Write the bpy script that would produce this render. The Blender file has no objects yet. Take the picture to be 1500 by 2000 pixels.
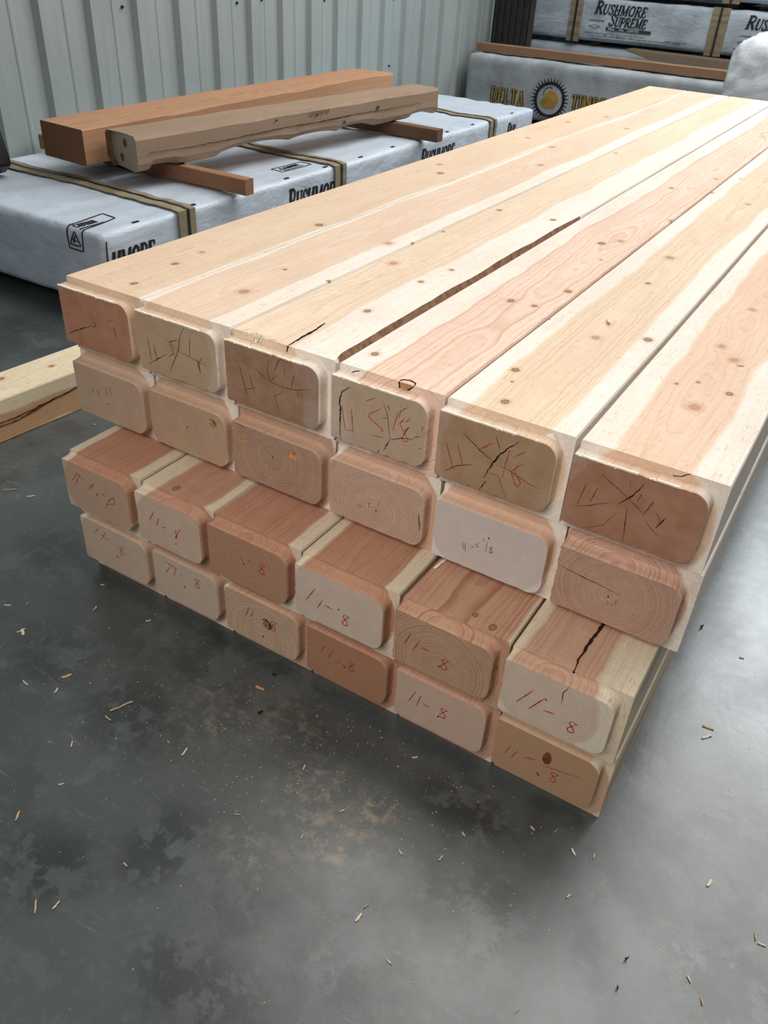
import bpy, bmesh, math, random
from mathutils import Vector, Matrix, noise, Euler
C = bpy.context.scene.collection
PI = math.pi
# ------------------------------------------------------------------ helpers
def lin(r, g, b, a=1.0):
    f = lambda c: (c/255/12.92) if c/255 <= .04045 else ((c/255+.055)/1.055)**2.4
    return (f(r), f(g), f(b), a)
def link(name, me, mats, parent=None, smooth=False):
    o = bpy.data.objects.new(name, me); C.objects.link(o)
    for m in (mats if isinstance(mats, (list, tuple)) else [mats]): me.materials.append(m)
    if parent: o.parent = parent
    if smooth:
        for p in me.polygons: p.use_smooth = True
    return o
def bmobj(name, bm, mats, parent=None, smooth=False):
    bmesh.ops.recalc_face_normals(bm, faces=bm.faces)
    me = bpy.data.meshes.new(name); bm.to_mesh(me); bm.free()
    return link(name, me, mats, parent, smooth)
def tag(o, label=None, cat=None, group=None, kind=None):
    if label: o['label'] = label
    if cat: o['category'] = cat
    if group: o['group'] = group
    if kind: o['kind'] = kind
    return o
def empty(name, loc=(0, 0, 0), rot=(0, 0, 0)):
    o = bpy.data.objects.new(name, None); C.objects.link(o); o.location = loc; o.rotation_euler = rot
    o.empty_display_size = .1
    return o
def add_box(bm, x0, x1, y0, y1, z0, z1, bev=0.0):
    r = bmesh.ops.create_cube(bm, size=1)
    for v in r['verts']:
        v.co = Vector((x0+(v.co.x+.5)*(x1-x0), y0+(v.co.y+.5)*(y1-y0), z0+(v.co.z+.5)*(z1-z0)))
    if bev > 0:
        es = set(e for v in r['verts'] for e in v.link_edges)
        bmesh.ops.bevel(bm, geom=list(es), offset=bev, segments=2, affect='EDGES')
def sm(t): t = max(0, min(1, t)); return t*t*(3-2*t)
# ------------------------------------------------------------------ node helpers
class N:
    def __init__(s, tree): s.t = tree; s.n = tree.nodes; s.l = tree.links
    def new(s, ty, **kw):
        n = s.n.new(ty)
        for k, v in kw.items(): setattr(n, k, v)
        return n
    def put(s, sock, v):
        if isinstance(v, bpy.types.NodeSocket): s.l.new(v, sock)
        else: sock.default_value = v
    def math(s, op, a, b=None, c=None, clamp=False):
        n = s.new('ShaderNodeMath', operation=op); n.use_clamp = clamp
        s.put(n.inputs[0], a)
        if b is not None: s.put(n.inputs[1], b)
        if c is not None: s.put(n.inputs[2], c)
        return n.outputs[0]
    def vmath(s, op, a, b=None, out=0):
        n = s.new('ShaderNodeVectorMath', operation=op); s.put(n.inputs[0], a)
        if b is not None: s.put(n.inputs[1], b)
        return n.outputs[out]
    def noise(s, vec, scale, detail=2.0, rough=.5, color=False):
        n = s.new('ShaderNodeTexNoise'); s.put(n.inputs['Vector'], vec)
        n.inputs['Scale'].default_value = scale; n.inputs['Detail'].default_value = detail; n.inputs['Roughness'].default_value = rough
        return n.outputs['Color' if color else 'Fac']
    def mix(s, f, a, b, mode='MIX'):
        n = s.new('ShaderNodeMix', data_type='RGBA', blend_type=mode)
        s.put(n.inputs[0], f); s.put(n.inputs[6], a); s.put(n.inputs[7], b)
        return n.outputs[2]
    def ramp(s, f, lo, hi, a=0.0, b=1.0):
        n = s.new('ShaderNodeMapRange'); n.interpolation_type = 'SMOOTHSTEP'
        s.put(n.inputs[0], f); s.put(n.inputs[1], lo); s.put(n.inputs[2], hi); s.put(n.inputs[3], a); s.put(n.inputs[4], b)
        return n.outputs[0]
    def comb(s, x, y, z):
        n = s.new('ShaderNodeCombineXYZ'); s.put(n.inputs[0], x); s.put(n.inputs[1], y); s.put(n.inputs[2], z); return n.outputs[0]
    def sep(s, v):
        n = s.new('ShaderNodeSeparateXYZ'); s.put(n.inputs[0], v); return n.outputs
def mat_base(name):
    m = bpy.data.materials.new(name); m.use_nodes = True; t = N(m.node_tree)
    return m, t, m.node_tree.nodes['Principled BSDF']
def flat_mat(name, col, rough=.6, nscale=0, namt=.15, bump=0, bscale=200, metal=0, spec=.5):
    m, t, b = mat_base(name)
    co = t.new('ShaderNodeTexCoord').outputs['Object']
    c = col
    if nscale:
        f = t.noise(co, nscale, 4, .6)
        dark = tuple(x*(1-namt*2) for x in col[:3])+(1,); lite = tuple(min(1, x*(1+namt)) for x in col[:3])+(1,)
        c = t.mix(t.ramp(f, .3, .7), dark, lite)
    t.put(b.inputs['Base Color'], c); b.inputs['Roughness'].default_value = rough; b.inputs['Metallic'].default_value = metal
    b.inputs['Specular IOR Level'].default_value = spec
    if bump:
        bn = t.new('ShaderNodeBump'); bn.inputs['Strength'].default_value = bump; bn.inputs['Distance'].default_value = .002
        t.put(bn.inputs['Height'], t.noise(co, bscale, 4, .6)); t.put(b.inputs['Normal'], bn.outputs[0])
    return m
# ------------------------------------------------------------------ wood: one 3D log, seen on every face
def build_wood_group():
    g = bpy.data.node_groups.new('LogWood', 'ShaderNodeTree'); t = N(g)
    I = g.interface
    for nm, ty in [('Coord', 'NodeSocketVector'), ('PithX', 'NodeSocketFloat'), ('PithZ', 'NodeSocketFloat'), ('HeartR', 'NodeSocketFloat'),
                   ('RingGap', 'NodeSocketFloat'), ('RingAmt', 'NodeSocketFloat'), ('Wander', 'NodeSocketFloat'), ('Seed', 'NodeSocketFloat'),
                   ('Heart', 'NodeSocketColor'), ('Sap', 'NodeSocketColor'), ('Late', 'NodeSocketColor')]:
        I.new_socket(nm, in_out='INPUT', socket_type=ty)
    I.new_socket('Color', in_out='OUTPUT', socket_type='NodeSocketColor')
    I.new_socket('Height', in_out='OUTPUT', socket_type='NodeSocketFloat')
    gi = t.new('NodeGroupInput').outputs; go = t.new('NodeGroupOutput').inputs
    P = {k.name: k for k in gi}
    x, y, z = t.sep(P['Coord'])
    sv = t.comb(P['Seed'], P['Seed'], P['Seed'])
    # the pith wanders along the length
    wv = t.comb(P['Seed'], t.math('MULTIPLY', y, 1.6), 0.0)
    wn = t.noise(wv, 1.0, 3, .55, color=True)
    wx, wy, wz = t.sep(wn)
    wfade = t.ramp(y, 0.0, .35, .15, 1.0)
    wa = t.math('MULTIPLY', P['Wander'], wfade)
    dx = t.math('SUBTRACT', t.math('SUBTRACT', x, P['PithX']), t.math('MULTIPLY', t.math('SUBTRACT', wx, .5), t.math('MULTIPLY', wa, .5)))
    dz = t.math('SUBTRACT', t.math('SUBTRACT', z, P['PithZ']), t.math('MULTIPLY', t.math('SUBTRACT', wy, .5), wa))
    r = t.math('SQRT', t.math('ADD', t.math('MULTIPLY', dx, dx), t.math('MULTIPLY', dz, dz)))
    # stretched warp (long along the grain) gives cathedral edges
    cv = t.vmath('ADD', t.vmath('MULTIPLY', P['Coord'], (9.0, 2.6, 9.0)), sv)
    w1 = t.math('MULTIPLY', t.math('SUBTRACT', t.noise(cv, 1.0, 3, .6), .5), .014)
    cv2 = t.vmath('ADD', t.vmath('MULTIPLY', P['Coord'], (60.0, 22.0, 60.0)), sv)
    w2 = t.math('MULTIPLY', t.math('SUBTRACT', t.noise(cv2, 1.0, 2, .6), .5), .0022)
    rr = t.math('ADD', t.math('ADD', r, w1), w2)
    k = t.math('DIVIDE', rr, P['RingGap'])
    kn = t.noise(t.comb(k, P['Seed'], 0.0), .6, 1, .5)
    k = t.math('ADD', k, t.math('MULTIPLY', kn, 1.6))
    fr = t.math('FRACT', k)
    late = t.math('MULTIPLY', t.math('POWER', fr, 2.4), t.ramp(fr, .93, 1.0, 1.0, 0.0))
    vary = t.noise(t.comb(t.math('FLOOR', k), P['Seed'], 3.0), 1.7, 0, .5)
    late = t.math('MULTIPLY', late, t.ramp(vary, .25, .75, .35, 1.1))
    # heart / sap
    hm = t.ramp(t.math('ADD', rr, t.math('MULTIPLY', w1, .6)), t.math('SUBTRACT', P['HeartR'], .003), t.math('ADD', P['HeartR'], .003), 1.0, 0.0)
    base = t.mix(hm, P['Sap'], P['Heart'])
    # blotches and long streaks
    bl = t.noise(t.vmath('ADD', t.vmath('MULTIPLY', P['Coord'], (14.0, 3.0, 14.0)), sv), 1.0, 3, .6)
    base = t.mix(t.ramp(bl, .35, .7, 0.0, .16), base, P['Late'])
    st = t.noise(t.vmath('ADD', t.vmath('MULTIPLY', P['Coord'], (160.0, 5.0, 160.0)), sv), 1.0, 3, .7)
    base = t.mix(t.ramp(st, .45, .75, 0.0, .14), base, P['Late'])
    amt = t.math('MULTIPLY', t.math('MULTIPLY', late, P['RingAmt']), t.math('ADD', t.math('MULTIPLY', hm, .65), .35))
    col = t.mix(amt, base, P['Late'])
    # saw chatter running across the beam
    sw = t.noise(t.vmath('ADD', t.vmath('MULTIPLY', P['Coord'], (40.0, 420.0, 40.0)), sv), 1.0, 3, .7)
    fz = t.noise(P['Coord'], 700.0, 2, .7)
    col = t.mix(t.ramp(sw, .35, .75, 0.0, .20), col, P['Late'])
    col = t.mix(t.ramp(fz, .52, .75, 0.0, .34), col, P['Late'])
    tr = t.noise(t.vmath('ADD', t.vmath('MULTIPLY', P['Coord'], (300.0, 45.0, 300.0)), sv), 1.0, 2, .6)
    col = t.mix(t.ramp(tr, .60, .72, 0.0, .38), col, P['Late'])
    lg = t.noise(t.vmath('ADD', t.vmath('MULTIPLY', P['Coord'], (240.0, 30.0, 240.0)), P['Coord']), 1.0, 2, .6)
    col = t.mix(t.ramp(lg, .60, .72, 0.0, .15), col, P['Sap'])
    dk = t.noise(t.vmath('ADD', P['Coord'], sv), 55.0, 4, .75)
    col = t.mix(t.ramp(dk, .70, .76, 0.0, .45), col, lin(120, 84, 60))
    hgt = t.math('ADD', t.math('ADD', t.math('MULTIPLY', sw, .5), t.math('MULTIPLY', fz, .5)), t.math('MULTIPLY', amt, -.25))
    t.put(go['Color'], col); t.put(go['Height'], hgt)
    return g
WG = build_wood_group()
def build_knot_group():
    g = bpy.data.node_groups.new('Knot', 'ShaderNodeTree'); t = N(g); I = g.interface
    for nm, ty in [('Coord', 'NodeSocketVector'), ('Center', 'NodeSocketVector'), ('Radius', 'NodeSocketFloat'), ('Dark', 'NodeSocketFloat'),
                   ('Halo', 'NodeSocketColor'), ('Color', 'NodeSocketColor')]:
        I.new_socket(nm, in_out='INPUT', socket_type=ty)
    I.new_socket('Color', in_out='OUTPUT', socket_type='NodeSocketColor')
    P = {k.name: k for k in t.new('NodeGroupInput').outputs}; go = t.new('NodeGroupOutput').inputs
    dv = t.vmath('MULTIPLY', t.vmath('SUBTRACT', P['Coord'], P['Center']), (1.0, .8, 0.0))
    wob = t.math('MULTIPLY', t.math('SUBTRACT', t.noise(P['Coord'], 120.0, 3, .6), .5), .5)
    d = t.math('ADD', t.math('DIVIDE', t.vmath('LENGTH', dv, out=1), P['Radius']), wob)
    inner = t.ramp(d, .8, .95, 1.0, 0.0)
    ring = t.math('MULTIPLY', t.ramp(d, .62, .85), t.ramp(d, .95, 1.15, 1.0, 0.0))
    rings = t.math('ABSOLUTE', t.math('SINE', t.math('MULTIPLY', d, 14.0)))
    halo = t.ramp(d, .9, 2.6, 1.0, 0.0)
    flow = t.math('MULTIPLY', halo, t.math('POWER', t.math('ABSOLUTE', t.math('SINE', t.math('MULTIPLY', d, 9.0))), 3.0))
    c = t.mix(t.math('MULTIPLY', halo, .35), P['Color'], P['Halo'])
    c = t.mix(t.math('MULTIPLY', flow, .22), c, lin(150, 100, 70))
    kc = t.mix(rings, lin(176, 120, 86), lin(142, 92, 62))
    c = t.mix(t.math('MULTIPLY', inner, t.math('ADD', t.math('MULTIPLY', P['Dark'], .45), .4)), c, kc)
    c = t.mix(t.math('MULTIPLY', ring, P['Dark']), c, lin(70, 38, 24))
    core = t.ramp(d, .05, .22, 1.0, 0.0)
    c = t.mix(t.math('MULTIPLY', core, P['Dark']), c, lin(80, 45, 30))
    t.put(go['Color'], c)
    return g
KG = build_knot_group()
def wood_mat(name, pith, R, gap, amt, heart, sap, late, seed, wander=.05, knots=(), tint=None, bump=.35, rough=.72, stain=None):
    m, t, b = mat_base(name)
    co = t.new('ShaderNodeTexCoord').outputs['Object']
    g = t.new('ShaderNodeGroup'); g.node_tree = WG
    t.put(g.inputs['Coord'], co)
    for k, v in dict(PithX=pith[0], PithZ=pith[1], HeartR=R, RingGap=gap, RingAmt=amt, Wander=wander, Seed=float(seed), Heart=heart, Sap=sap, Late=late).items():
        g.inputs[k].default_value = v
    c = g.outputs['Color']
    for (kx, ky, kr, ty) in knots:
        kg = t.new('ShaderNodeGroup'); kg.node_tree = KG
        t.put(kg.inputs['Coord'], co); kg.inputs['Center'].default_value = (kx, ky, 0); kg.inputs['Radius'].default_value = kr/1000
        kg.inputs['Dark'].default_value = {0: .72, 1: .25, 2: .09}[ty]
        kg.inputs['Halo'].default_value = lin(205, 140, 108) if ty == 2 else lin(196, 152, 118)
        t.put(kg.inputs['Color'], c); c = kg.outputs[0]
    if tint is not None:      # weathered, dirty end cut
        f = t.ramp(t.noise(co, 22.0, 4, .65), .3, .75, tint[1]*.8, tint[1])
        c = t.mix(f, c, tint[0])
        sp = t.ramp(t.noise(co, 260.0, 3, .7), .62, .8, 0.0, .16)
        c = t.mix(sp, c, tuple(v*.45 for v in tint[0][:3])+(1,))
    t.put(b.inputs['Base Color'], c); b.inputs['Roughness'].default_value = rough
    b.inputs['Specular IOR Level'].default_value = .25
    bn = t.new('ShaderNodeBump'); bn.inputs['Strength'].default_value = bump; bn.inputs['Distance'].default_value = .0012
    t.put(bn.inputs['Height'], g.outputs['Height']); t.put(b.inputs['Normal'], bn.outputs[0])
    return m
# ------------------------------------------------------------------ ribbons (pencil, crayon, checks, lettering)
def resample(pts, step):
    out = [Vector(pts[0])]
    for a, b in zip(pts[:-1], pts[1:]):
        a = Vector(a); b = Vector(b); n = max(1, int((b-a).length/step+.5))
        for i in range(1, n+1): out.append(a.lerp(b, i/n))
    return out
def ribbon(bm, pts, width, fmap, step=.004, taper=0.0, jit=0.0, rng=None, th=0.0):
    """pts are 2D; fmap(u, v, lift) gives the 3D point; the ribbon gets a real thickness th."""
    P = resample(pts, step); n = len(P)
    if n < 2: return
    rows = []
    for i, p in enumerate(P):
        a = P[max(0, i-1)]; b = P[min(n-1, i+1)]; d = (b-a)
        if d.length < 1e-9: d = Vector((1, 0))
        d.normalize(); nn = Vector((-d.y, d.x)); f = i/(n-1)
        w = width*.5*(1-taper*abs(2*f-1)**1.5)
        q = p.copy()
        if jit and 0 < i < n-1: q += nn*rng.uniform(-jit, jit); w *= rng.uniform(.6, 1.3)
        l = q+nn*w; r = q-nn*w
        rows.append([bm.verts.new(fmap(l.x, l.y, th)), bm.verts.new(fmap(r.x, r.y, th)), bm.verts.new(fmap(r.x, r.y, -.0004)), bm.verts.new(fmap(l.x, l.y, -.0004))])
    for A, B in zip(rows[:-1], rows[1:]):
        for j in range(4): bm.faces.new((A[j], A[(j+1) % 4], B[(j+1) % 4], B[j]))
    bm.faces.new(rows[0]); bm.faces.new(list(reversed(rows[-1])))
def poly_prism(bm, pts, fmap, th):
    top = [bm.verts.new(fmap(u, v, th)) for u, v in pts]; bot = [bm.verts.new(fmap(u, v, -.001)) for u, v in pts]
    bm.faces.new(top); bm.faces.new(list(reversed(bot))); n = len(pts)
    for i in range(n): bm.faces.new((top[i], top[(i+1) % n], bot[(i+1) % n], bot[i]))
# ------------------------------------------------------------------ simple materials
M = {}
M['check'] = flat_mat('dark_check', lin(52, 32, 20), .9, spec=.1)
M['crayon'] = flat_mat('red_crayon', lin(168, 44, 52), .6)
M['crayon_dull'] = flat_mat('faded_red_crayon', lin(122, 52, 40), .7)
M['pencil'] = flat_mat('pencil', lin(70, 62, 66), .6)
M['splinter'] = flat_mat('fresh_splinter', lin(250, 236, 214), .7, 80, .1)
M['bark'] = flat_mat('inner_bark', lin(146, 112, 88), .95, 90, .2, .9, 90, spec=.1)
M['wrap'] = None
MARKS={(1, 1): [[(-1.0898, 0.4965), (-1.084, 0.4922), (-1.0924, 0.4843)], [(-1.0527, 0.5079), (-1.0426, 0.5086)], [(-1.0396, 0.498), (-1.0355, 0.48)]], (1, 2): [[(-0.9583, 0.5006), (-0.9546, 0.4619)], [(-0.9454, 0.491), (-0.9398, 0.4642)], [(-0.9079, 0.5068), (-0.8884, 0.5157)], [(-0.906, 0.5036), (-0.8986, 0.4889), (-0.9115, 0.4797)], [(-0.8599, 0.5269), (-0.8628, 0.4934)], [(-0.8478, 0.494), (-0.8415, 0.4679)], [(-0.8361, 0.4991), (-0.8471, 0.4794)]], (1, 3): [[(-0.7555, 0.5064), (-0.7426, 0.4613)], [(-0.7359, 0.4981), (-0.7266, 0.4679)], [(-0.6463, 0.523), (-0.6518, 0.5002)]], (1, 4): [[(-0.5562, 0.4992), (-0.5495, 0.4602)], [(-0.5393, 0.4982), (-0.5351, 0.4618)], [(-0.4885, 0.5153), (-0.507, 0.5014), (-0.5076, 0.4956), (-0.4816, 0.4816), (-0.4863, 0.4767)], [(-0.4586, 0.5203), (-0.4653, 0.4871)], [(-0.4525, 0.5042), (-0.4483, 0.5119), (-0.4548, 0.5018), (-0.4458, 0.4905), (-0.4387, 0.5025), (-0.4499, 0.4795), (-0.4454, 0.4745), (-0.4384, 0.4794), (-0.4458, 0.4897)]], (1, 5): [[(-0.3773, 0.4978), (-0.3604, 0.4573)], [(-0.3582, 0.5001), (-0.3478, 0.4712)], [(-0.3252, 0.5046), (-0.3072, 0.5206)], [(-0.2805, 0.5187), (-0.2841, 0.4929), (-0.2851, 0.4719)], [(-0.2574, 0.5063), (-0.2741, 0.4877), (-0.2666, 0.4708), (-0.2617, 0.4664), (-0.2572, 0.4744), (-0.2692, 0.4878), (-0.2652, 0.5043)]], (1, 6): [[(-0.1684, 0.5072), (-0.1747, 0.4718)], [(-0.1526, 0.5079), (-0.1585, 0.4818)], [(-0.0994, 0.5077), (-0.0967, 0.5193)], [(-0.0797, 0.5146), (-0.0888, 0.4896)], [(-0.0727, 0.5005), (-0.0659, 0.4906), (-0.0683, 0.4787), (-0.0615, 0.4945), (-0.066, 0.484), (-0.0599, 0.4984)]], (3, 1): [[(-1.0732, 0.2278), (-1.0572, 0.2496), (-1.0406, 0.2403)], [(-1.049, 0.2505), (-1.0708, 0.2152)], [(-1.0338, 0.2228), (-1.0166, 0.2407), (-1.0216, 0.2298)], [(-1.0092, 0.2256), (-1.0072, 0.2152)], [(-0.998, 0.2287), (-0.9883, 0.2249)], [(-0.9865, 0.2076), (-0.9662, 0.218), (-0.9663, 0.2315), (-0.9784, 0.2221), (-0.9938, 0.1978)]], (3, 2): [[(-0.867, 0.2408), (-0.8803, 0.2176)], [(-0.8562, 0.2322), (-0.8637, 0.2135)], [(-0.8512, 0.2157), (-0.8413, 0.2173)], [(-0.8064, 0.2291), (-0.8214, 0.2036), (-0.8162, 0.2072), (-0.8192, 0.2214), (-0.8097, 0.2211)]], (3, 3): [[(-0.6716, 0.2301), (-0.6687, 0.2206)], [(-0.6573, 0.2302), (-0.6487, 0.2299)], [(-0.6211, 0.2352), (-0.6257, 0.2298), (-0.6295, 0.2247), (-0.6332, 0.2196), (-0.6313, 0.2145), (-0.6267, 0.2142), (-0.6229, 0.2179), (-0.6248, 0.223), (-0.6285, 0.2264), (-0.6323, 0.2307), (-0.6304, 0.2349), (-0.6254, 0.2352), (-0.6211, 0.2332)]], (3, 4): [[(-0.5209, 0.2352), (-0.5402, 0.2016)], [(-0.5067, 0.2185), (-0.5166, 0.1981)], [(-0.5031, 0.2105), (-0.4881, 0.2094)], [(-0.4561, 0.2091), (-0.4607, 0.2037), (-0.4645, 0.1986), (-0.4682, 0.1935), (-0.4663, 0.1884), (-0.4617, 0.1881), (-0.4579, 0.1918), (-0.4598, 0.1969), (-0.4635, 0.2003), (-0.4673, 0.2046), (-0.4654, 0.2088), (-0.4604, 0.2091), (-0.4561, 0.2071)]], (3, 5): [[(-0.3461, 0.2338), (-0.3544, 0.2079)], [(-0.3292, 0.2298), (-0.3403, 0.2022)], [(-0.3249, 0.2162), (-0.3132, 0.2158)], [(-0.2791, 0.2141), (-0.2837, 0.2087), (-0.2875, 0.2036), (-0.2912, 0.1985), (-0.2893, 0.1934), (-0.2847, 0.1931), (-0.2809, 0.1968), (-0.2828, 0.2019), (-0.2865, 0.2053), (-0.2903, 0.2096), (-0.2884, 0.2138), (-0.2834, 0.2141), (-0.2791, 0.2121)]], (3, 6): [[(-0.1478, 0.2326), (-0.1681, 0.1977)], [(-0.1295, 0.2283), (-0.1487, 0.1949)], [(-0.1275, 0.2057), (-0.1122, 0.2075)], [(-0.0777, 0.2084), (-0.0823, 0.203), (-0.0861, 0.1979), (-0.0898, 0.1928), (-0.0879, 0.1877), (-0.0833, 0.1874), (-0.0795, 0.1911), (-0.0814, 0.1962), (-0.0851, 0.1996), (-0.0889, 0.2039), (-0.087, 0.2081), (-0.082, 0.2084), (-0.0777, 0.2064)]], (4, 1): [[(-1.0468, 0.1195), (-1.0565, 0.1054)], [(-1.0258, 0.1187), (-1.0419, 0.0944)], [(-1.0404, 0.1075), (-1.018, 0.1024)], [(-0.9806, 0.1019), (-0.9852, 0.0965), (-0.989, 0.0914), (-0.9927, 0.0863), (-0.9908, 0.0812), (-0.9862, 0.0809), (-0.9824, 0.0846), (-0.9843, 0.0897), (-0.988, 0.0931), (-0.9918, 0.0973), (-0.9899, 0.1016), (-0.9849, 0.1019), (-0.9806, 0.0999)]], (4, 2): [[(-0.8571, 0.1142), (-0.8728, 0.0922)], [(-0.844, 0.1179), (-0.8523, 0.0921)], [(-0.8716, 0.1195), (-0.8419, 0.114)], [(-0.8352, 0.1075), (-0.8304, 0.1059)], [(-0.7879, 0.1133), (-0.7925, 0.1079), (-0.7963, 0.1028), (-0.8, 0.0977), (-0.7981, 0.0926), (-0.7935, 0.0923), (-0.7897, 0.096), (-0.7916, 0.1011), (-0.7953, 0.1045), (-0.7991, 0.1087), (-0.7972, 0.113), (-0.7922, 0.1133), (-0.7879, 0.1113)]], (4, 3): [[(-0.6733, 0.1078), (-0.6825, 0.0837)], [(-0.6629, 0.1035), (-0.6707, 0.0874)], [(-0.6139, 0.1012), (-0.6185, 0.0958), (-0.6223, 0.0907), (-0.626, 0.0856), (-0.6241, 0.0805), (-0.6195, 0.0802), (-0.6157, 0.0839), (-0.6176, 0.089), (-0.6213, 0.0924), (-0.6251, 0.0966), (-0.6232, 0.1009), (-0.6182, 0.1012), (-0.6139, 0.0992)]], (4, 4): [[(-0.5098, 0.1068), (-0.5202, 0.0858)], [(-0.4939, 0.1037), (-0.5041, 0.0827)], [(-0.4882, 0.0809), (-0.4766, 0.0827)], [(-0.4504, 0.0973), (-0.455, 0.0919), (-0.4588, 0.0868), (-0.4625, 0.0817), (-0.4606, 0.0766), (-0.456, 0.0763), (-0.4522, 0.08), (-0.4541, 0.0851), (-0.4578, 0.0885), (-0.4616, 0.0927), (-0.4597, 0.097), (-0.4547, 0.0973), (-0.4504, 0.0953)]], (4, 5): [[(-0.3346, 0.1034), (-0.3457, 0.0736)], [(-0.3247, 0.0988), (-0.3318, 0.0701)], [(-0.32, 0.0837), (-0.3089, 0.0822)], [(-0.2768, 0.0946), (-0.2814, 0.0892), (-0.2852, 0.0841), (-0.2889, 0.079), (-0.287, 0.0739), (-0.2824, 0.0736), (-0.2786, 0.0773), (-0.2805, 0.0824), (-0.2842, 0.0858), (-0.288, 0.09), (-0.2861, 0.0943), (-0.2811, 0.0946), (-0.2768, 0.0926)]], (4, 6): [[(-0.1661, 0.0875), (-0.1743, 0.0636)], [(-0.1549, 0.0845), (-0.1621, 0.0612)], [(-0.1431, 0.0777), (-0.1248, 0.0828)], [(-0.0867, 0.0755), (-0.0913, 0.0701), (-0.0951, 0.065), (-0.0988, 0.0599), (-0.0969, 0.0548), (-0.0923, 0.0545), (-0.0885, 0.0582), (-0.0904, 0.0633), (-0.0941, 0.0667), (-0.0979, 0.0709), (-0.096, 0.0752), (-0.091, 0.0755), (-0.0867, 0.0735)]], (2, 4): [[(-0.5216, 0.3313), (-0.5198, 0.3245)], [(-0.5171, 0.335), (-0.5159, 0.3271)], [(-0.5138, 0.3307), (-0.5106, 0.3321)], [(-0.4976, 0.3448), (-0.501, 0.3415), (-0.4985, 0.3379), (-0.5007, 0.3342)], [(-0.481, 0.3542), (-0.4839, 0.342)]], (2, 5): [[(-0.3314, 0.34), (-0.328, 0.3259)], [(-0.3279, 0.3396), (-0.3252, 0.3242)], [(-0.3172, 0.3375), (-0.3122, 0.3388)], [(-0.3057, 0.3485), (-0.3104, 0.3445), (-0.3057, 0.3417), (-0.3079, 0.3388)], [(-0.2996, 0.3598), (-0.2985, 0.3545)], [(-0.2925, 0.3572), (-0.2931, 0.3367)], [(-0.2833, 0.3517), (-0.287, 0.3481), (-0.2819, 0.3418), (-0.2866, 0.3387), (-0.286, 0.3467), (-0.2823, 0.3503)]], (2, 6): [[(-0.1035, 0.3367), (-0.1005, 0.3319)], [(-0.0969, 0.3337), (-0.094, 0.3339)], [(-0.0904, 0.3446), (-0.0932, 0.3394), (-0.0893, 0.335)]], (2, 1): [[(-1.1234, 0.3575), (-1.1235, 0.3445)], [(-1.1098, 0.3574), (-1.1066, 0.3411)], [(-1.0857, 0.3689), (-1.0831, 0.3549)], [(-1.0743, 0.3724), (-1.0717, 0.3584)]]}
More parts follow.
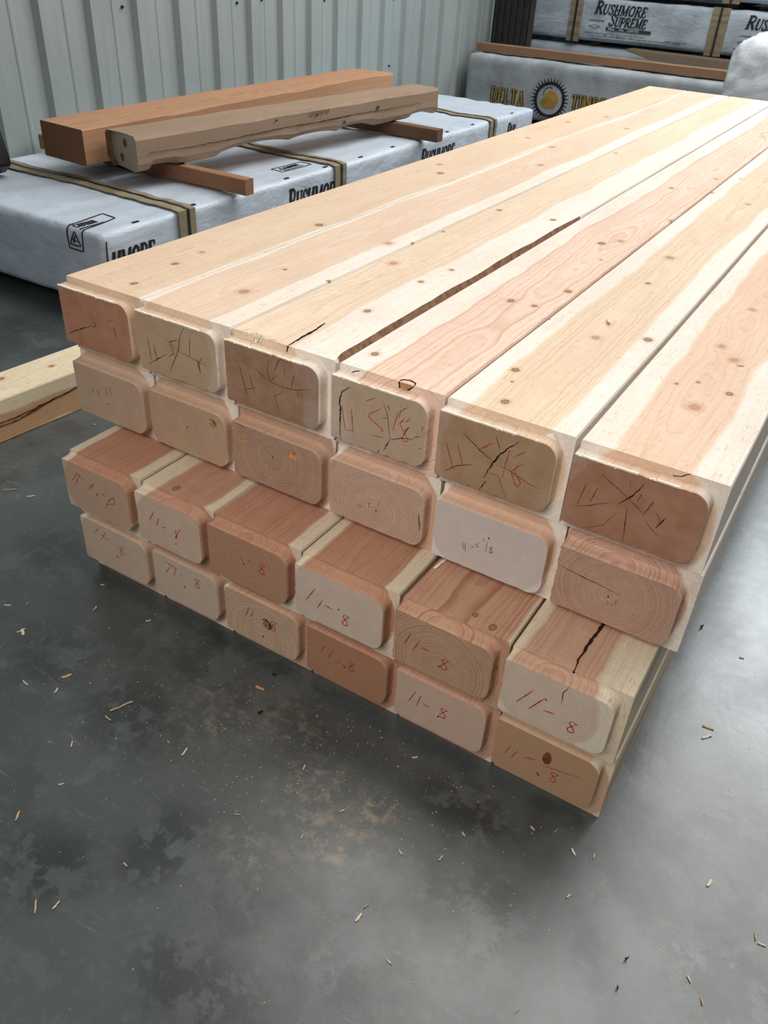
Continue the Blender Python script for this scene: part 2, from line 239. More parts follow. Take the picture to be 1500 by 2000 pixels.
CHECKS={(1, 1): [([(-1.1653, 0.4541), (-1.1395, 0.4673), (-1.1157, 0.4782), (-1.0939, 0.487)], 2.5)], (1, 2): [([(-0.8707, 0.5419), (-0.8804, 0.5251), (-0.8886, 0.4955), (-0.9023, 0.471), (-0.9153, 0.4443)], 2), ([(-0.9159, 0.4823), (-0.9367, 0.4688), (-0.9636, 0.4504)], 2), ([(-0.8886, 0.4955), (-0.9165, 0.5118)], 0.8), ([(-0.8886, 0.4955), (-0.824, 0.486)], 0.8), ([(-0.8436, 0.4915), (-0.8415, 0.4679)], 1.2)], (1, 3): [([(-0.6959, 0.5363), (-0.6984, 0.5153), (-0.6952, 0.4986)], 1.6), ([(-0.6952, 0.4986), (-0.7078, 0.5033), (-0.7217, 0.5115)], 1), ([(-0.6952, 0.4986), (-0.6693, 0.4949), (-0.6415, 0.4987), (-0.6143, 0.5089)], 1.2), ([(-0.668, 0.5457), (-0.6764, 0.5381), (-0.6806, 0.5265), (-0.684, 0.5172)], 1.8), ([(-0.6658, 0.5293), (-0.6635, 0.5164)], 1.2), ([(-0.6398, 0.5008), (-0.6391, 0.4864)], 1), ([(-0.6676, 0.4907), (-0.6731, 0.4828), (-0.6853, 0.4759), (-0.6774, 0.4546)], 1.2), ([(-0.7459, 0.4683), (-0.7215, 0.4789)], 1.4), ([(-0.6952, 0.4986), (-0.6792, 0.5125)], 0.8)], (1, 4): [([(-0.5431, 0.5333), (-0.5557, 0.5235), (-0.5605, 0.5108), (-0.5589, 0.482), (-0.559, 0.4486), (-0.5563, 0.4341)], 4.5), ([(-0.4699, 0.4693), (-0.4751, 0.5062), (-0.4844, 0.5284)], 1.6), ([(-0.4699, 0.4693), (-0.4795, 0.4476)], 2.5), ([(-0.4699, 0.4693), (-0.4515, 0.4789), (-0.4291, 0.4842)], 2), ([(-0.4294, 0.4874), (-0.4201, 0.4921)], 1.4), ([(-0.5028, 0.467), (-0.4808, 0.4688)], 1), ([(-0.4761, 0.5264), (-0.4735, 0.5178)], 1.6), ([(-0.4427, 0.5331), (-0.4547, 0.5223), (-0.457, 0.509)], 1.6), ([(-0.4359, 0.5183), (-0.4455, 0.5073)], 1.2), ([(-0.4068, 0.5109), (-0.4179, 0.5032)], 1.2), ([(-0.4216, 0.4723), (-0.4073, 0.4737)], 1.4), ([(-0.4863, 0.4461), (-0.4906, 0.4369)], 2), ([(-0.5155, 0.5194), (-0.4977, 0.5305)], 1), ([(-0.5495, 0.4594), (-0.5337, 0.4626)], 1), ([(-0.4869, 0.5008), (-0.4755, 0.5045)], 1)], (1, 5): [([(-0.2699, 0.5365), (-0.2834, 0.5212), (-0.2957, 0.5046), (-0.3008, 0.493), (-0.3084, 0.4749), (-0.3126, 0.4614)], 4), ([(-0.3088, 0.4592), (-0.3171, 0.4364)], 3), ([(-0.3008, 0.493), (-0.3242, 0.5032), (-0.3512, 0.521)], 2), ([(-0.3229, 0.5063), (-0.3072, 0.5206)], 1.6), ([(-0.297, 0.4899), (-0.2766, 0.4877), (-0.2454, 0.4772), (-0.2289, 0.4756)], 1.2), ([(-0.3757, 0.4497), (-0.3561, 0.4663), (-0.3328, 0.4768)], 1.8), ([(-0.359, 0.4998), (-0.3478, 0.4712)], 1), ([(-0.3032, 0.5332), (-0.2994, 0.5242), (-0.2946, 0.5137)], 1.4), ([(-0.2566, 0.5256), (-0.275, 0.5094)], 1.2), ([(-0.3048, 0.4735), (-0.2921, 0.4738), (-0.2745, 0.4401)], 0.9)], (1, 6): [([(-0.0969, 0.5348), (-0.1019, 0.5224), (-0.111, 0.5073), (-0.1218, 0.4944)], 3), ([(-0.111, 0.5073), (-0.1524, 0.5291)], 1.4), ([(-0.1333, 0.4919), (-0.1567, 0.478), (-0.1761, 0.4686)], 1.4), ([(-0.1098, 0.4939), (-0.104, 0.4398)], 1.8), ([(-0.1087, 0.505), (-0.0897, 0.4935)], 1.2), ([(-0.0837, 0.4831), (-0.0614, 0.4653)], 1), ([(-0.1202, 0.4831), (-0.1347, 0.4548), (-0.158, 0.4369)], 0.8), ([(-0.0805, 0.5142), (-0.0889, 0.4884)], 1.4), ([(-0.1155, 0.5348), (-0.1118, 0.5227)], 0.7)], (2, 4): [([(-0.4102, 0.3595), (-0.4081, 0.3459), (-0.4067, 0.3355), (-0.4047, 0.3262)], 2.5)], (2, 6): [([(-0.1858, 0.3659), (-0.1572, 0.3619), (-0.1161, 0.3581), (-0.0895, 0.3538)], 1.6)], (2, 3): [([(-0.7765, 0.4034), (-0.7593, 0.4014), (-0.7492, 0.3946)], 1.5)], (4, 6): [([(-0.1176, 0.0777), (-0.0876, 0.0843), (-0.0584, 0.0907)], 1)], (3, 6): [([(-0.101, 0.269), (-0.1072, 0.2525), (-0.1054, 0.233)], 2)]}
KNOTS=[(-1.013, 0.56, 11, 0), (-1.05, 1.189, 12, 0), (-1.104, 1.282, 10, 1), (-1.077, 1.856, 9, 1), (-1.09, 2.262, 12, 1), (-1.022, 2.496, 12, 1), (-0.827, 0.549, 13, 2), (-0.789, 0.587, 5, 0), (-0.752, 0.445, 12, 2), (-0.656, 0.2, 8, 0), (-0.657, 0.388, 7, 0), (-0.643, 0.486, 6, 0), (-0.625, 0.966, 9, 0), (-0.76, 0.955, 8, 0), (-0.779, 0.703, 5, 0), (-0.766, 1.844, 7, 0), (-0.957, 1.774, 12, 1), (-0.88, 1.498, 12, 1), (-0.881, 2.308, 12, 1), (-0.551, 0.058, 8, 0), (-0.48, 0.407, 9, 0), (-0.436, 0.411, 7, 0), (-0.415, 0.523, 9, 0), (-0.469, 0.864, 11, 0), (-0.44, 0.909, 9, 1), (-0.492, 1.502, 9, 0), (-0.398, 1.162, 9, 1), (-0.363, 1.773, 5, 0), (-0.421, 1.716, 9, 1), (-0.389, 1.532, 8, 0), (-0.28, 1.472, 9, 1), (-0.318, 0.865, 12, 1), (-0.307, 0.671, 7, 0), (-0.352, 0.142, 8, 0), (-0.296, 0.342, 9, 1), (-0.222, 0.39, 10, 0), (-0.32, 0.036, 8, 0), (-0.113, 0.442, 10, 2), (-0.083, 0.397, 12, 2), (-0.106, 0.656, 10, 2), (-0.061, 0.265, 7, 0), (-0.093, 0.188, 14, 2), (-1.05, 0.046, 8, 0), (-1.069, 0.169, 8, 0), (-1.078, 0.253, 7, 1), (-0.876, 0.138, 12, 1), (-0.892, 0.278, 5, 0), (-0.793, 0.28, 5, 0), (-0.39, 0.368, 3, 0), (-0.339, 0.101, 3, 0), (-0.431, 0.75, 4, 0), (-0.136, 0.25, 4, 0), (-0.11, 0.276, 4, 0)]
KNOTS_LOW=[(-0.846, -0.1, 9, 0), (-0.267, -0.093, 6, 0), (-0.234, -0.103, 8, 0), (-0.549, 0.025, 7, 0)]
CHIPS=[(-1.131, -0.292, 15.2), (-1.048, -0.324, 22.9), (-0.941, -0.404, 17.6), (-0.897, -0.354, 21.4), (-0.769, -0.349, 44.5), (-0.767, -0.38, 18.4), (-0.617, -0.361, 19.3), (-0.603, -0.187, 22.1), (-0.568, -0.231, -10.8), (-0.474, -0.402, 13.2), (-0.348, -0.31, 11.5), (-0.485, -0.182, 8.9), (-0.442, -0.278, 10.2), (-0.239, -0.32, 11.2), (-0.186, -0.296, 11.2), (-0.176, -0.243, 9.8), (-0.551, -0.55, 11.4), (-0.605, -0.658, 22.7), (-0.584, -0.642, 16.2), (-0.738, -0.581, 20.8), (-0.237, -0.415, 10.8), (-0.729, -0.509, 10.5), (-0.306, -0.163, 12.1), (-0.028, -0.179, 14.9), (-0.0, -0.168, 10.0), (0.154, -0.116, 17.1), (0.082, 0.175, 23.4), (0.085, 0.153, 25.0), (0.008, 0.428, -8.7), (0.164, -0.267, 11.2), (0.185, -0.285, 12.7), (-0.009, -0.247, 9.7), (0.226, -0.16, 15.2), (0.236, -0.167, 13.4), (-0.172, -0.461, 10.6), (-1.455, -0.033, 33.6), (-1.396, -0.024, 22.8), (-1.535, 0.289, 14.3), (-1.032, -0.148, 10.8), (-0.99, -0.206, 14.7), (-0.884, -0.172, 12.2), (-1.054, -0.323, 20.9), (-1.104, -0.268, 10.8), (-0.603, -0.149, -8.4), (0.087, -0.288, -5.5), (0.089, -0.33, -4.7), (-0.094, -0.176, 10.0), (-0.063, -0.162, 10.1), (-0.775, -0.449, 12.7), (-0.885, -0.386, 15.4), (0.094, 0.386, 10.7), (-0.237, -0.434, 16.9), (-0.008, -0.425, 9.0), (-0.652, -0.36, 8.9), (-0.372, -0.378, 8.1)]
# ------------------------------------------------------------------ the timber pile
rng = random.Random(7)
HR = .1392; LEN = 3.556; YB = -.1172
ROWS = {1: dict(z=3*HR, y=0.0, xs=[-1.172, -.985, -.787, -.583, -.395, -.197, 0.0]),
        2: dict(z=2*HR, y=0.0, xs=[-1.168, -.977, -.781, -.579, -.386, -.185, .004]),
        3: dict(z=HR, y=YB, xs=[-1.094, -.913, -.745, -.563, -.378, -.196, -.020]),
        4: dict(z=0.0, y=YB+.015, xs=[-1.094, -.907, -.731, -.552, -.375, -.195, -.017])}
TEN = .022
CREAM = lin(242, 234, 222)
# row, number: heart band on the top face (fractions of the width), colours and end look
LT = lin(184, 140, 108); LTR = lin(160, 106, 80)
BEAM = {
 (1,1): dict(h=(-.30, .97), heart=lin(228, 204, 176), late=LT, end=(lin(156, 102, 74), .93), gap=.0042, amt=.30, wander=.05),
 (1,2): dict(h=(.06, .76), heart=lin(232, 208, 184), late=LT, end=(lin(166, 138, 108), .9), gap=.0040, amt=.40, wander=.045),
 (1,3): dict(h=(-.10, .58), heart=lin(234, 214, 188), late=LT, end=(lin(134, 95, 69), .94), gap=.0036, amt=.32, wander=.03),
 (1,4): dict(h=(.26, 1.15), heart=lin(236, 211, 191), late=lin(190, 130, 100), end=(lin(166, 144, 118), .85), gap=.0060, amt=.62, wander=.075),
 (1,5): dict(h=(.19, .80), heart=lin(232, 210, 182), late=LT, end=(lin(150, 115, 84), .93), gap=.0038, amt=.42, wander=.03),
 (1,6): dict(h=(.24, .76), heart=lin(230, 200, 174), late=LT, end=(lin(142, 90, 62), .88), gap=.0034, amt=.35, wander=.05),
 (2,1): dict(h=(.1, .8), heart=lin(200, 174, 154), late=LT, end=(lin(180, 152, 126), .6), gap=.0040, amt=.45),
 (2,2): dict(h=(.05, .85), heart=lin(197, 169, 146), late=LT, end=(lin(184, 150, 118), .5), gap=.0044, amt=.55),
 (2,3): dict(h=(-.1, .95), heart=lin(189, 157, 136), late=LT, end=(lin(170, 138, 114), .25), gap=.0042, amt=1.0),
 (2,4): dict(h=(.12, .82), heart=lin(209, 177, 156), late=LT, end=(lin(196, 166, 142), .3), gap=.0048, amt=.85),
 (2,5): dict(h=(.08, .86), heart=lin(214, 181, 157), late=LT, end=(lin(204, 200, 196), .72), gap=.0050, amt=.4),
 (2,6): dict(h=(.04, .80), heart=lin(208, 172, 152), late=LTR, end=(lin(170, 134, 110), .4), gap=.0040, amt=.8),
 (3,1): dict(h=(.12, .84), heart=lin(186, 141, 115), late=LTR, end=(lin(182, 154, 132), .92), gap=.0050, amt=.7, wander=.07),
 (3,2): dict(h=(.26, .86), heart=lin(190, 148, 123), late=LTR, end=(lin(206, 190, 172), .62), gap=.0050, amt=.65, wander=.07),
 (3,3): dict(h=(.02, .84), heart=lin(186, 141, 115), late=LTR, end=(lin(166, 130, 102), .75), gap=.0052, amt=.9, wander=.07),
 (3,4): dict(h=(.10, .84), heart=lin(186, 143, 115), late=LTR, end=(lin(212, 200, 186), .68), gap=.0054, amt=.7, wander=.07),
 (3,5): dict(h=(-.05, .96), heart=lin(195, 156, 129), late=LTR, end=(lin(180, 152, 120), .3), gap=.0046, amt=.95, wander=.06),
 (3,6): dict(h=(.10, .68), heart=lin(202, 167, 141), late=LTR, end=(lin(214, 200, 184), .62), gap=.0056, amt=.7, wander=.07),
 (4,1): dict(h=(.1, .9), heart=lin(200, 173, 153), late=LT, end=(lin(192, 176, 156), .65), gap=.0045, amt=.5),
 (4,2): dict(h=(.0, .9), heart=lin(194, 165, 145), late=LT, end=(lin(192, 178, 160), .7), gap=.0045, amt=.4),
 (4,3): dict(h=(.1, .9), heart=lin(198, 163, 139), late=LT, end=(lin(200, 178, 152), .35), gap=.0075, amt=.95),
 (4,4): dict(h=(-.1, 1.0), heart=lin(186, 143, 118), late=LTR, end=(lin(156, 112, 82), .65), gap=.0040, amt=.7),
 (4,5): dict(h=(.0, .95), heart=lin(199, 160, 139), late=LTR, end=(lin(194, 172, 154), .7), gap=.0045, amt=.4),
 (4,6): dict(h=(.05, .80), heart=lin(197, 167, 139), late=LT, end=(lin(172, 134, 102), .93), gap=.0045, amt=.6),
}
LABEL = {
 (1,1): 'top row leftmost timber, plain reddish-brown end with one short crack from its left edge',
 (1,2): 'top row timber second from left, greyish-tan end with tall narrow crack',
 (1,3): 'top row timber with dark brown end, third from left, bark along its right edge',
 (1,4): 'top row timber with reddish wavy grain and a dark knot at its front edge',
 (1,5): 'top row timber with a white chip stuck above its cracked brown end',
 (1,6): 'top row corner timber, rightmost, brown heart ringed by pale sapwood on its end',
 (2,1): 'second row leftmost timber with grey-tan end under the plain reddish-brown tenon',
 (2,2): 'second row timber with a small round knot at the upper right of its tan end',
 (2,3): 'second row timber with a round orange knot and a split at its upper left corner',
 (2,4): 'second row timber with clear round rings and a short black crack at right',
 (2,5): 'second row timber with a smooth pale grey end marked 11-5 1/8 in pencil',
 (2,6): 'second row rightmost timber, brown ringed end with a thin groove from its left',
 (3,1): 'third row leftmost timber with scribbled marks beside 11-8 on its end',
 (3,2): 'third row timber second from left, pale end marked 11-8 with a broad cream left edge',
 (3,3): 'third row timber with plain brown end and a large red 8, third from left',
 (3,4): 'third row timber, fourth from left, very pale end marked 11-8 in bold red',
 (3,5): 'third row timber with fine round rings all over its end',
 (3,6): 'third row corner timber with a wide dark split along its reddish top',
 (4,1): 'bottom row leftmost timber, small pale end with a fuzzy left edge on the floor',
 (4,2): 'bottom row timber second from left, smooth pale grey end with faint red marks',
 (4,3): 'bottom row timber with bold curved rings and a dark hooked knot in its cream end',
 (4,4): 'bottom row timber with plain orange-brown end and faint 8, fourth from left',
 (4,5): 'bottom row timber with pinkish pale end marked 11-8, second from the right corner',
 (4,6): 'bottom row corner timber on the floor with orange-brown end and a dark streak knot',
}
def beam_body(w, h, L, seed, wane=None, left_in=None):
    """lofted sawn timber: section points chamfered 2 mm, faces a touch uneven along the length"""
    bm = bmesh.new(); n = 72; rows = []
    ys = [L*(i/n)**1.35 for i in range(n+1)]
    for i, y in enumerate(ys):
        c = .0018
        j = lambda k: (noise.noise(Vector((y*3.1, seed*7.7+k*3.3, k)))*.0011)
        wr = wane(y) if wane else 0.0
        li = left_in(y) if left_in else 0.0
        x0, x1, z0, z1 = j(0)+li, w+j(1), 0.0005, h-.0004
        tr = c+wr*.9
        pts = [(x0+c, z0), (x1-c, z0), (x1, z0+c), (x1, z1-tr*1.8-.0001), (x1-tr, z1), (x0+c, z1), (x0, z1-c), (x0, z0+c)]
        rows.append([bm.verts.new((px, y, pz)) for px, pz in pts])
    for a, b in zip(rows[:-1], rows[1:]):
        for k in range(8):
            f = bm.faces.new((a[k], a[(k+1) % 8], b[(k+1) % 8], b[k]))
            if wane and k in (2, 3) and wane((a[0].co.y+b[0].co.y)/2) > .0012: f.material_index = 1
    bm.faces.new(rows[0]); bm.faces.new(list(reversed(rows[-1])))
    return bm
TZ = {1: (.0215, .0118), 2: (.0172, .0190), 3: (.0285, .0100), 4: (.0320, .0085)}
def tenon_outline(w, h, s, rnd, rough_top, grow=0.0, row=1):
    x0, x1, z0, z1 = .0006, w-.0150+grow*.35, TZ[row][0]-grow*.1, h-TZ[row][1]+grow*(.25 if row == 1 else 1.0)
    R = rnd
    P = []
    def arc(cx, cz, r, a0, a1, n=7):
        for i in range(n+1):
            a = a0+(a1-a0)*i/n; P.append((cx+r*math.cos(a), cz+r*math.sin(a)))
    arc(x0+.004, z0+.004, .004, PI, 1.5*PI, 2)
    nb = 26
    for i in range(1, nb):
        f = i/nb; P.append((x0+.004+(x1-R-x0-.004)*f, z0+max(0, s.gauss(0, .0007))*(2.2 if rough_top else .6)))
    arc(x1-R, z0+R, R, -PI/2, 0)
    for i in range(1, 8):
        P.append((x1, z0+R+(z1-z0-2*R)*i/8))
    arc(x1-R*1.1, z1-R*1.1, R*1.1, 0, PI/2)
    for i in range(1, nb):
        f = i/nb; P.append((x1-R*1.1+(x0-x1+R*1.1)*f, z1-(max(0, s.gauss(0, .0006)) if rough_top else 0)))
    P.append((x0, z1))
    for i in range(1, 26):
        P.append((x0+(s.uniform(-.0010, .0010) if not rough_top else s.uniform(-.0003, .0003)), z1+(z0+.004-z1)*i/26))
    return P
def make_tenon(w, h, seed, rough_top, row):
    bm = bmesh.new(); st = []
    prof = [(.0015, .0065), (-.0002, .0060), (-.0012, .0040), (-.0035, .0024), (-.0075, .0012), (-.013, .0004), (-TEN, 0.0)]
    outs = [tenon_outline(w, h, random.Random(seed), .019, rough_top, g, row) for _, g in prof]
    for (y, g), o in zip(prof, outs): st.append([bm.verts.new((a, y, b)) for a, b in o])
    n = len(st[0])
    for A, B in zip(st[:-1], st[1:]):
        for i in range(n):
            f = bm.faces.new((A[i], A[(i+1) % n], B[(i+1) % n], B[i])); f.smooth = True
    cap = bm.faces.new(st[-1]); cap.material_index = 1
    bm.faces.new(list(reversed(st[0])))
    return bm
for (r, i), B in BEAM.items():
    R = ROWS[r]; x0, x1 = R['xs'][i-1], R['xs'][i]
    gl = .0015 + .0018*((i*7+r*3) % 3)/2; gr = .0012+.0015*((i*5+r) % 3)/2
    if r == 1 and i == 4: gl = .0062
    if i == 1: gl = 0
    if r == 1: gl = {2: .0022, 5: .0030, 6: .0042}.get(i, gl)
    if i == 6: gr = 0
    X0 = x0+gl; w = x1-gr-X0; seed = r*10+i
    E = empty('timber', (X0, R['y'], R['z'])); tag(E, LABEL[(r, i)], 'timber', 'tenoned timbers in the pile')
    hl, hr_ = B['h']; cx = (hl+hr_)/2*w; half = (hr_-hl)/2*w
    pz = HR*(.5+.12*math.sin(seed*2.3)); Rr = math.sqrt(half**2+(HR-pz)**2)
    if (r, i) in CHECKS and r == 1:
        pass
    late = B['late']
    kn = []
    src = KNOTS if r == 1 else (KNOTS_LOW if r == 3 else [])
    for (kx, ky, kr, ty) in src:
        if x0 < kx < x1: kn.append((kx-X0, ky-R['y'], kr*(.62 if ty == 2 else .70), ty))
    sap = CREAM if r <= 2 else lin(226, 214, 188)
    body = wood_mat('wood_%d_%d' % (r, i), (cx, pz), Rr, B['gap'], B['amt'], B['heart'], sap, late, seed*1.37, B.get('wander', .03), kn)
    endm = wood_mat('end_grain_%d_%d' % (r, i), (cx, pz), Rr, B['gap']*.85, min(1, B['amt']*.95), tuple(v*.9 for v in B['heart'][:3])+(1,), sap, lin(126, 88, 64) if r > 1 else late, seed*1.37, .03, (), B['end'], .5)
    wane = None; lin_ = None
    if (r, i) == (1, 3):
        wane = lambda y: max(0, (.0085+.0045*noise.noise(Vector((y*7, 1, 2)))+.002*noise.noise(Vector((y*31, 5, 2))))*(1-sm((y-.75)/.4))*sm(y/.03))
    if (r, i) == (1, 4):
        lin_ = lambda y: -.0022*sm((y-.75)/.5)
    bm = beam_body(w, HR, LEN, seed, wane, lin_)
    bmobj('beam_body', bm, [body, M['bark']], E)
    T = bmobj('tenon', make_tenon(w, HR, seed, r == 1, r), [body, endm], E)
    yf = -TEN
    fm = lambda u, v, l: Vector((u-X0, yf-l, v-R['z']))
    if (r, i) in CHECKS:
        s = random.Random(seed)
        for pts, wd in CHECKS[(r, i)]:
            b2 = bmesh.new()
            pts = [(min(max(a, X0+.003), X0+w-.019), min(max(c, R['z']+TZ[r][0]+.001), R['z']+HR-TZ[r][1]-.0006)) for a, c in pts]
            ribbon(b2, pts, wd*.00062, fm, .003, .75, wd*.00022, s, .0003)
            bmobj('drying_check', b2, M['check'], T)
    if (r, i) in MARKS:
        b2 = bmesh.new(); s = random.Random(seed+5); b3 = bmesh.new()
        bold = (r, i) in [(3, 4), (3, 6), (4, 5), (3, 2), (3, 5), (3, 3), (4, 4), (4, 3)]
        for pts in MARKS[(r, i)]:
            pts = [(min(max(a, X0+.002), X0+w-.018), min(max(c, R['z']+TZ[r][0]+.001), R['z']+HR-TZ[r][1]-.001)) for a, c in pts]
            ribbon(b2, pts, .0007 if r == 2 else (.0017 if bold else .0013), fm, .003, .5, .00025, s, .00045)
        mk = M['pencil'] if r == 2 else (M['crayon'] if (r >= 3 or i in (4, 5)) else M['crayon_dull'])
        bmobj('size_marking', b2, mk, T); b3.free()
    if r == 1:   # the thin uncut lip standing along the top edge of the tenon
        b2 = bmesh.new(); s = random.Random(seed+9)
        zt = HR-TZ[1][1]; xa = .002; xb = w-.045 if i < 6 else w-.055
        pts = [(xa, zt)]; k = xa
        top = []; n = 60; skip = {3: (.62, .70), 4: (.40, .50), 5: (.80, 1), 6: (.62, .72)}.get(i, (2, 3))
        prev = None
        for q in range(n+1):
            f = q/n; xx = xa+(xb-xa)*f; hh = .0017+.0008*noise.noise(Vector((xx*60, seed, 0)))
            if s.random() < .05: hh = -.0005
            y0, y1 = -TEN-.0012, -TEN+.0016
            cur = [b2.verts.new((xx, y0, zt-.0008-(.0016 if s.random() < .06 else 0))), b2.verts.new((xx, y0-.0002, zt+hh)), b2.verts.new((xx, y1, zt+hh)), b2.verts.new((xx, y1, zt-.001))]
            if prev and not (skip[0] < f < skip[1]):
                for a in range(4): b2.faces.new((prev[a], prev[(a+1) % 4], cur[(a+1) % 4], cur[a]))
            prev = cur
        bmesh.ops.delete(b2, geom=[v for v in b2.verts if not v.link_faces], context='VERTS')
        bmesh.ops.holes_fill(b2, edges=b2.edges, sides=4)
        bmobj('splintered_lip', b2, M['splinter'], T)
    if r == 2 and i in (4, 5, 6):    # torn fibres hanging from the underside
        b2 = bmesh.new(); s = random.Random(seed)
        for q in range(14):
            xx = w*s.uniform(.35, .95); ln = s.uniform(.004, .011)
            fm2 = lambda u, v, l: Vector((u, -.0012-l, v))
            ribbon(b2, [(xx, .0135), (xx+s.uniform(-.002, .002), .0135-ln*.5), (xx+s.uniform(-.004, .004), .0135-ln)], .0006, fm2, .003, .3, 0, s, .0004)
        bmobj('frayed_fibres', b2, M['splinter'], E)['kind'] = 'stuff'
    if (r, i) == (1, 3):
        b2 = bmesh.new(); s = random.Random(3)
        ft = lambda u, v, l: Vector((u-X0, v, HR+l))
        ribbon(b2, [(-.6735, .001), (-.6755, .033), (-.6762, .075), (-.681, .11)], .0042, ft, .006, .8, .0006, s, .0006)
        ffr = lambda u, v, l: Vector((u-X0, -l, v-R['z']))
        ribbon(b2, [(-.6735, .5562), (-.676, .548), (-.6765, .540)], .0028, ffr, .003, .2, .0005, s, .0005)
        bmobj('drying_check', b2, M['check'], E)
        b2 = bmesh.new()
        for q in range(26):     # torn fuzz on the front edge
            xx = -.735+s.gauss(0, .012); yy = s.uniform(-.004, .006)
            pts = [(xx, yy)]
            for _ in range(3): pts.append((pts[-1][0]+s.uniform(-.008, .008), pts[-1][1]+s.uniform(-.006, .006)))
            fz = lambda u, v, l: Vector((u-X0, min(v, .02) if v > 0 else v*.5-.001, HR+.001+l if v > 0 else HR-abs(v)*1.5+l))
            ribbon(b2, pts, .0008, fz, .004, .3, 0, s, .0006)
        bmobj('torn_fuzz', b2, M['splinter'], E)['kind'] = 'stuff'
    if (r, i) == (3, 6):
        b2 = bmesh.new(); s = random.Random(4)
        ft = lambda u, v, l: Vector((u-X0, v-R['y'], HR+l))
        ribbon(b2, [(-.1045, -.117), (-.107, -.095), (-.106, -.053), (-.103, -.015), (-.099, .05), (-.095, .12)], .0055, ft, .006, .75, .0008, s, .0006)
        ffr = lambda u, v, l: Vector((u-X0, -l, v-R['z']))
        ribbon(b2, [(-.1045, .278), (-.1055, .268), (-.1085, .259)], .003, ffr, .003, .2, .0004, s, .0005)
        bmobj('drying_check', b2, M['check'], E)
    if (r, i) == (1, 6):
        b2 = bmesh.new(); s = random.Random(4)
        ffr = lambda u, v, l: Vector((u-X0, -l, v-R['z']))
        ribbon(b2, [(-.079, .5375), (-.072, .545), (-.060, .549), (-.050, .556)], .0012, ffr, .003, .3, .0005, s, .0005)
        bmobj('drying_check', b2, M['check'], E)
    if (r, i) == (1, 4):   # cracked knot cut through at the front arris
        b2 = bmesh.new(); s = random.Random(14)
        kx = -.462-X0
        ffr = lambda u, v, l: Vector((u, -l, v))
        ft = lambda u, v, l: Vector((u, v, HR+l))
        ribbon(b2, [(kx-.010, HR-.001), (kx-.009, HR-.010), (kx-.004, HR-.017), (kx, HR-.0185)], .0026, ffr, .002, .2, .0006, s, .0008)
        ribbon(b2, [(kx, HR-.0185), (kx+.005, HR-.011), (kx+.011, HR-.005), (kx+.014, HR-.001)], .0020, ffr, .002, .2, .0006, s, .0008)
        ribbon(b2, [(kx-.010, .001), (kx-.008, .007), (kx+.002, .011), (kx+.012, .008), (kx+.015, .001)], .0016, ft, .002, .2, .0006, s, .0008)
        ribbon(b2, [(X0*0+.020, HR-.012), (.028, HR-.007), (.036, HR-.004)], .0016, ffr, .002, .4, .0003, s, .0006)
        bmobj('drying_check', b2, M['check'], E)
        b3 = bmesh.new()
        poly_prism(b3, [(kx-.0085, HR-.0005), (kx-.0075, HR-.009), (kx-.002, HR-.0155), (kx+.003, HR-.011), (kx+.009, HR-.005), (kx+.011, HR-.0005)], ffr, .0014)
        bmobj('knot', b3, flat_mat('knot_core', lin(176, 130, 92), .7, 60, .2, .3), E)
    if (r, i) == (1, 5):   # white chip stuck on the shoulder
        b2 = bmesh.new(); s = random.Random(2); cxx = -.2335-X0
        pts = [(cxx+.0075*math.cos(a)*(.8+.3*s.random()), HR-.0135+.0075*math.sin(a)*(.9+.3*s.random())) for a in [k*PI/6 for k in range(12)]]
        poly_prism(b2, pts, lambda u, v, l: Vector((u, -l, v)), .003)
        tag(bmobj('splinter', b2, flat_mat('pale_chip', lin(246, 240, 232), .7), E), 'small white splinter flake')
    if (r, i) in ((4, 3), (4, 6), (2, 3), (2, 2)):
        cfg = {(4, 3): (.60, .62, .011, lin(150, 104, 60)), (4, 6): (.52, .70, .007, lin(120, 66, 38)), (2, 3): (.70, .70, .0105, lin(196, 138, 98)), (2, 2): (.86, .72, .008, lin(176, 128, 88))}[(r, i)]
        b2 = bmesh.new(); cxx = w*cfg[0]*.92; czz = HR*cfg[1]; s = random.Random(6)
        pts = [(cxx+cfg[2]*math.cos(a)*s.uniform(.9, 1.08), czz+cfg[2]*(.85 if (r, i) != (4, 6) else 1.9)*math.sin(a)*s.uniform(.9, 1.08)) for a in [k*PI/9 for k in range(18)]]
        poly_prism(b2, pts, lambda u, v, l: Vector((u, yf-l, v)), .0002)
        kk = bmobj('knot', b2, flat_mat('end_knot_%d%d' % (r, i), cfg[3], .7, 90, .3, .3), T)
        if (r, i) in ((4, 3), (2, 2)):
            b2 = bmesh.new(); rr_ = cfg[2]
            pts = [(cxx-rr_+rr_*.9*math.cos(a)+rr_*.6, czz+rr_*math.sin(a)) for a in [PI*.75-k*PI*.16 for k in range(8)]]
            ribbon(b2, pts, .0035 if (r, i) == (4, 3) else .0012, lambda u, v, l: Vector((u, yf-l, v)), .003, .7, .0004, s, .0005)
            bmobj('drying_check', b2, M['check'], kk)
    if (r, i) == (2, 3):      # wedge of slanting grain at the upper left of the end
        b2 = bmesh.new()
        P = [(.0015, HR-.0215), (.010, HR-.024), (.030, HR-.040), (.044, HR-.062), (.034, HR-.060), (.016, HR-.046), (.0015, HR-.030)]
        poly_prism(b2, P, lambda u, v, l: Vector((u, yf-l, v)), .0002)
        bmobj('slanting_grain', b2, wood_mat('slant_wood', (.0, .2), .5, .003, .9, lin(196, 152, 114), lin(196, 152, 114), lin(120, 78, 50), 91), T)
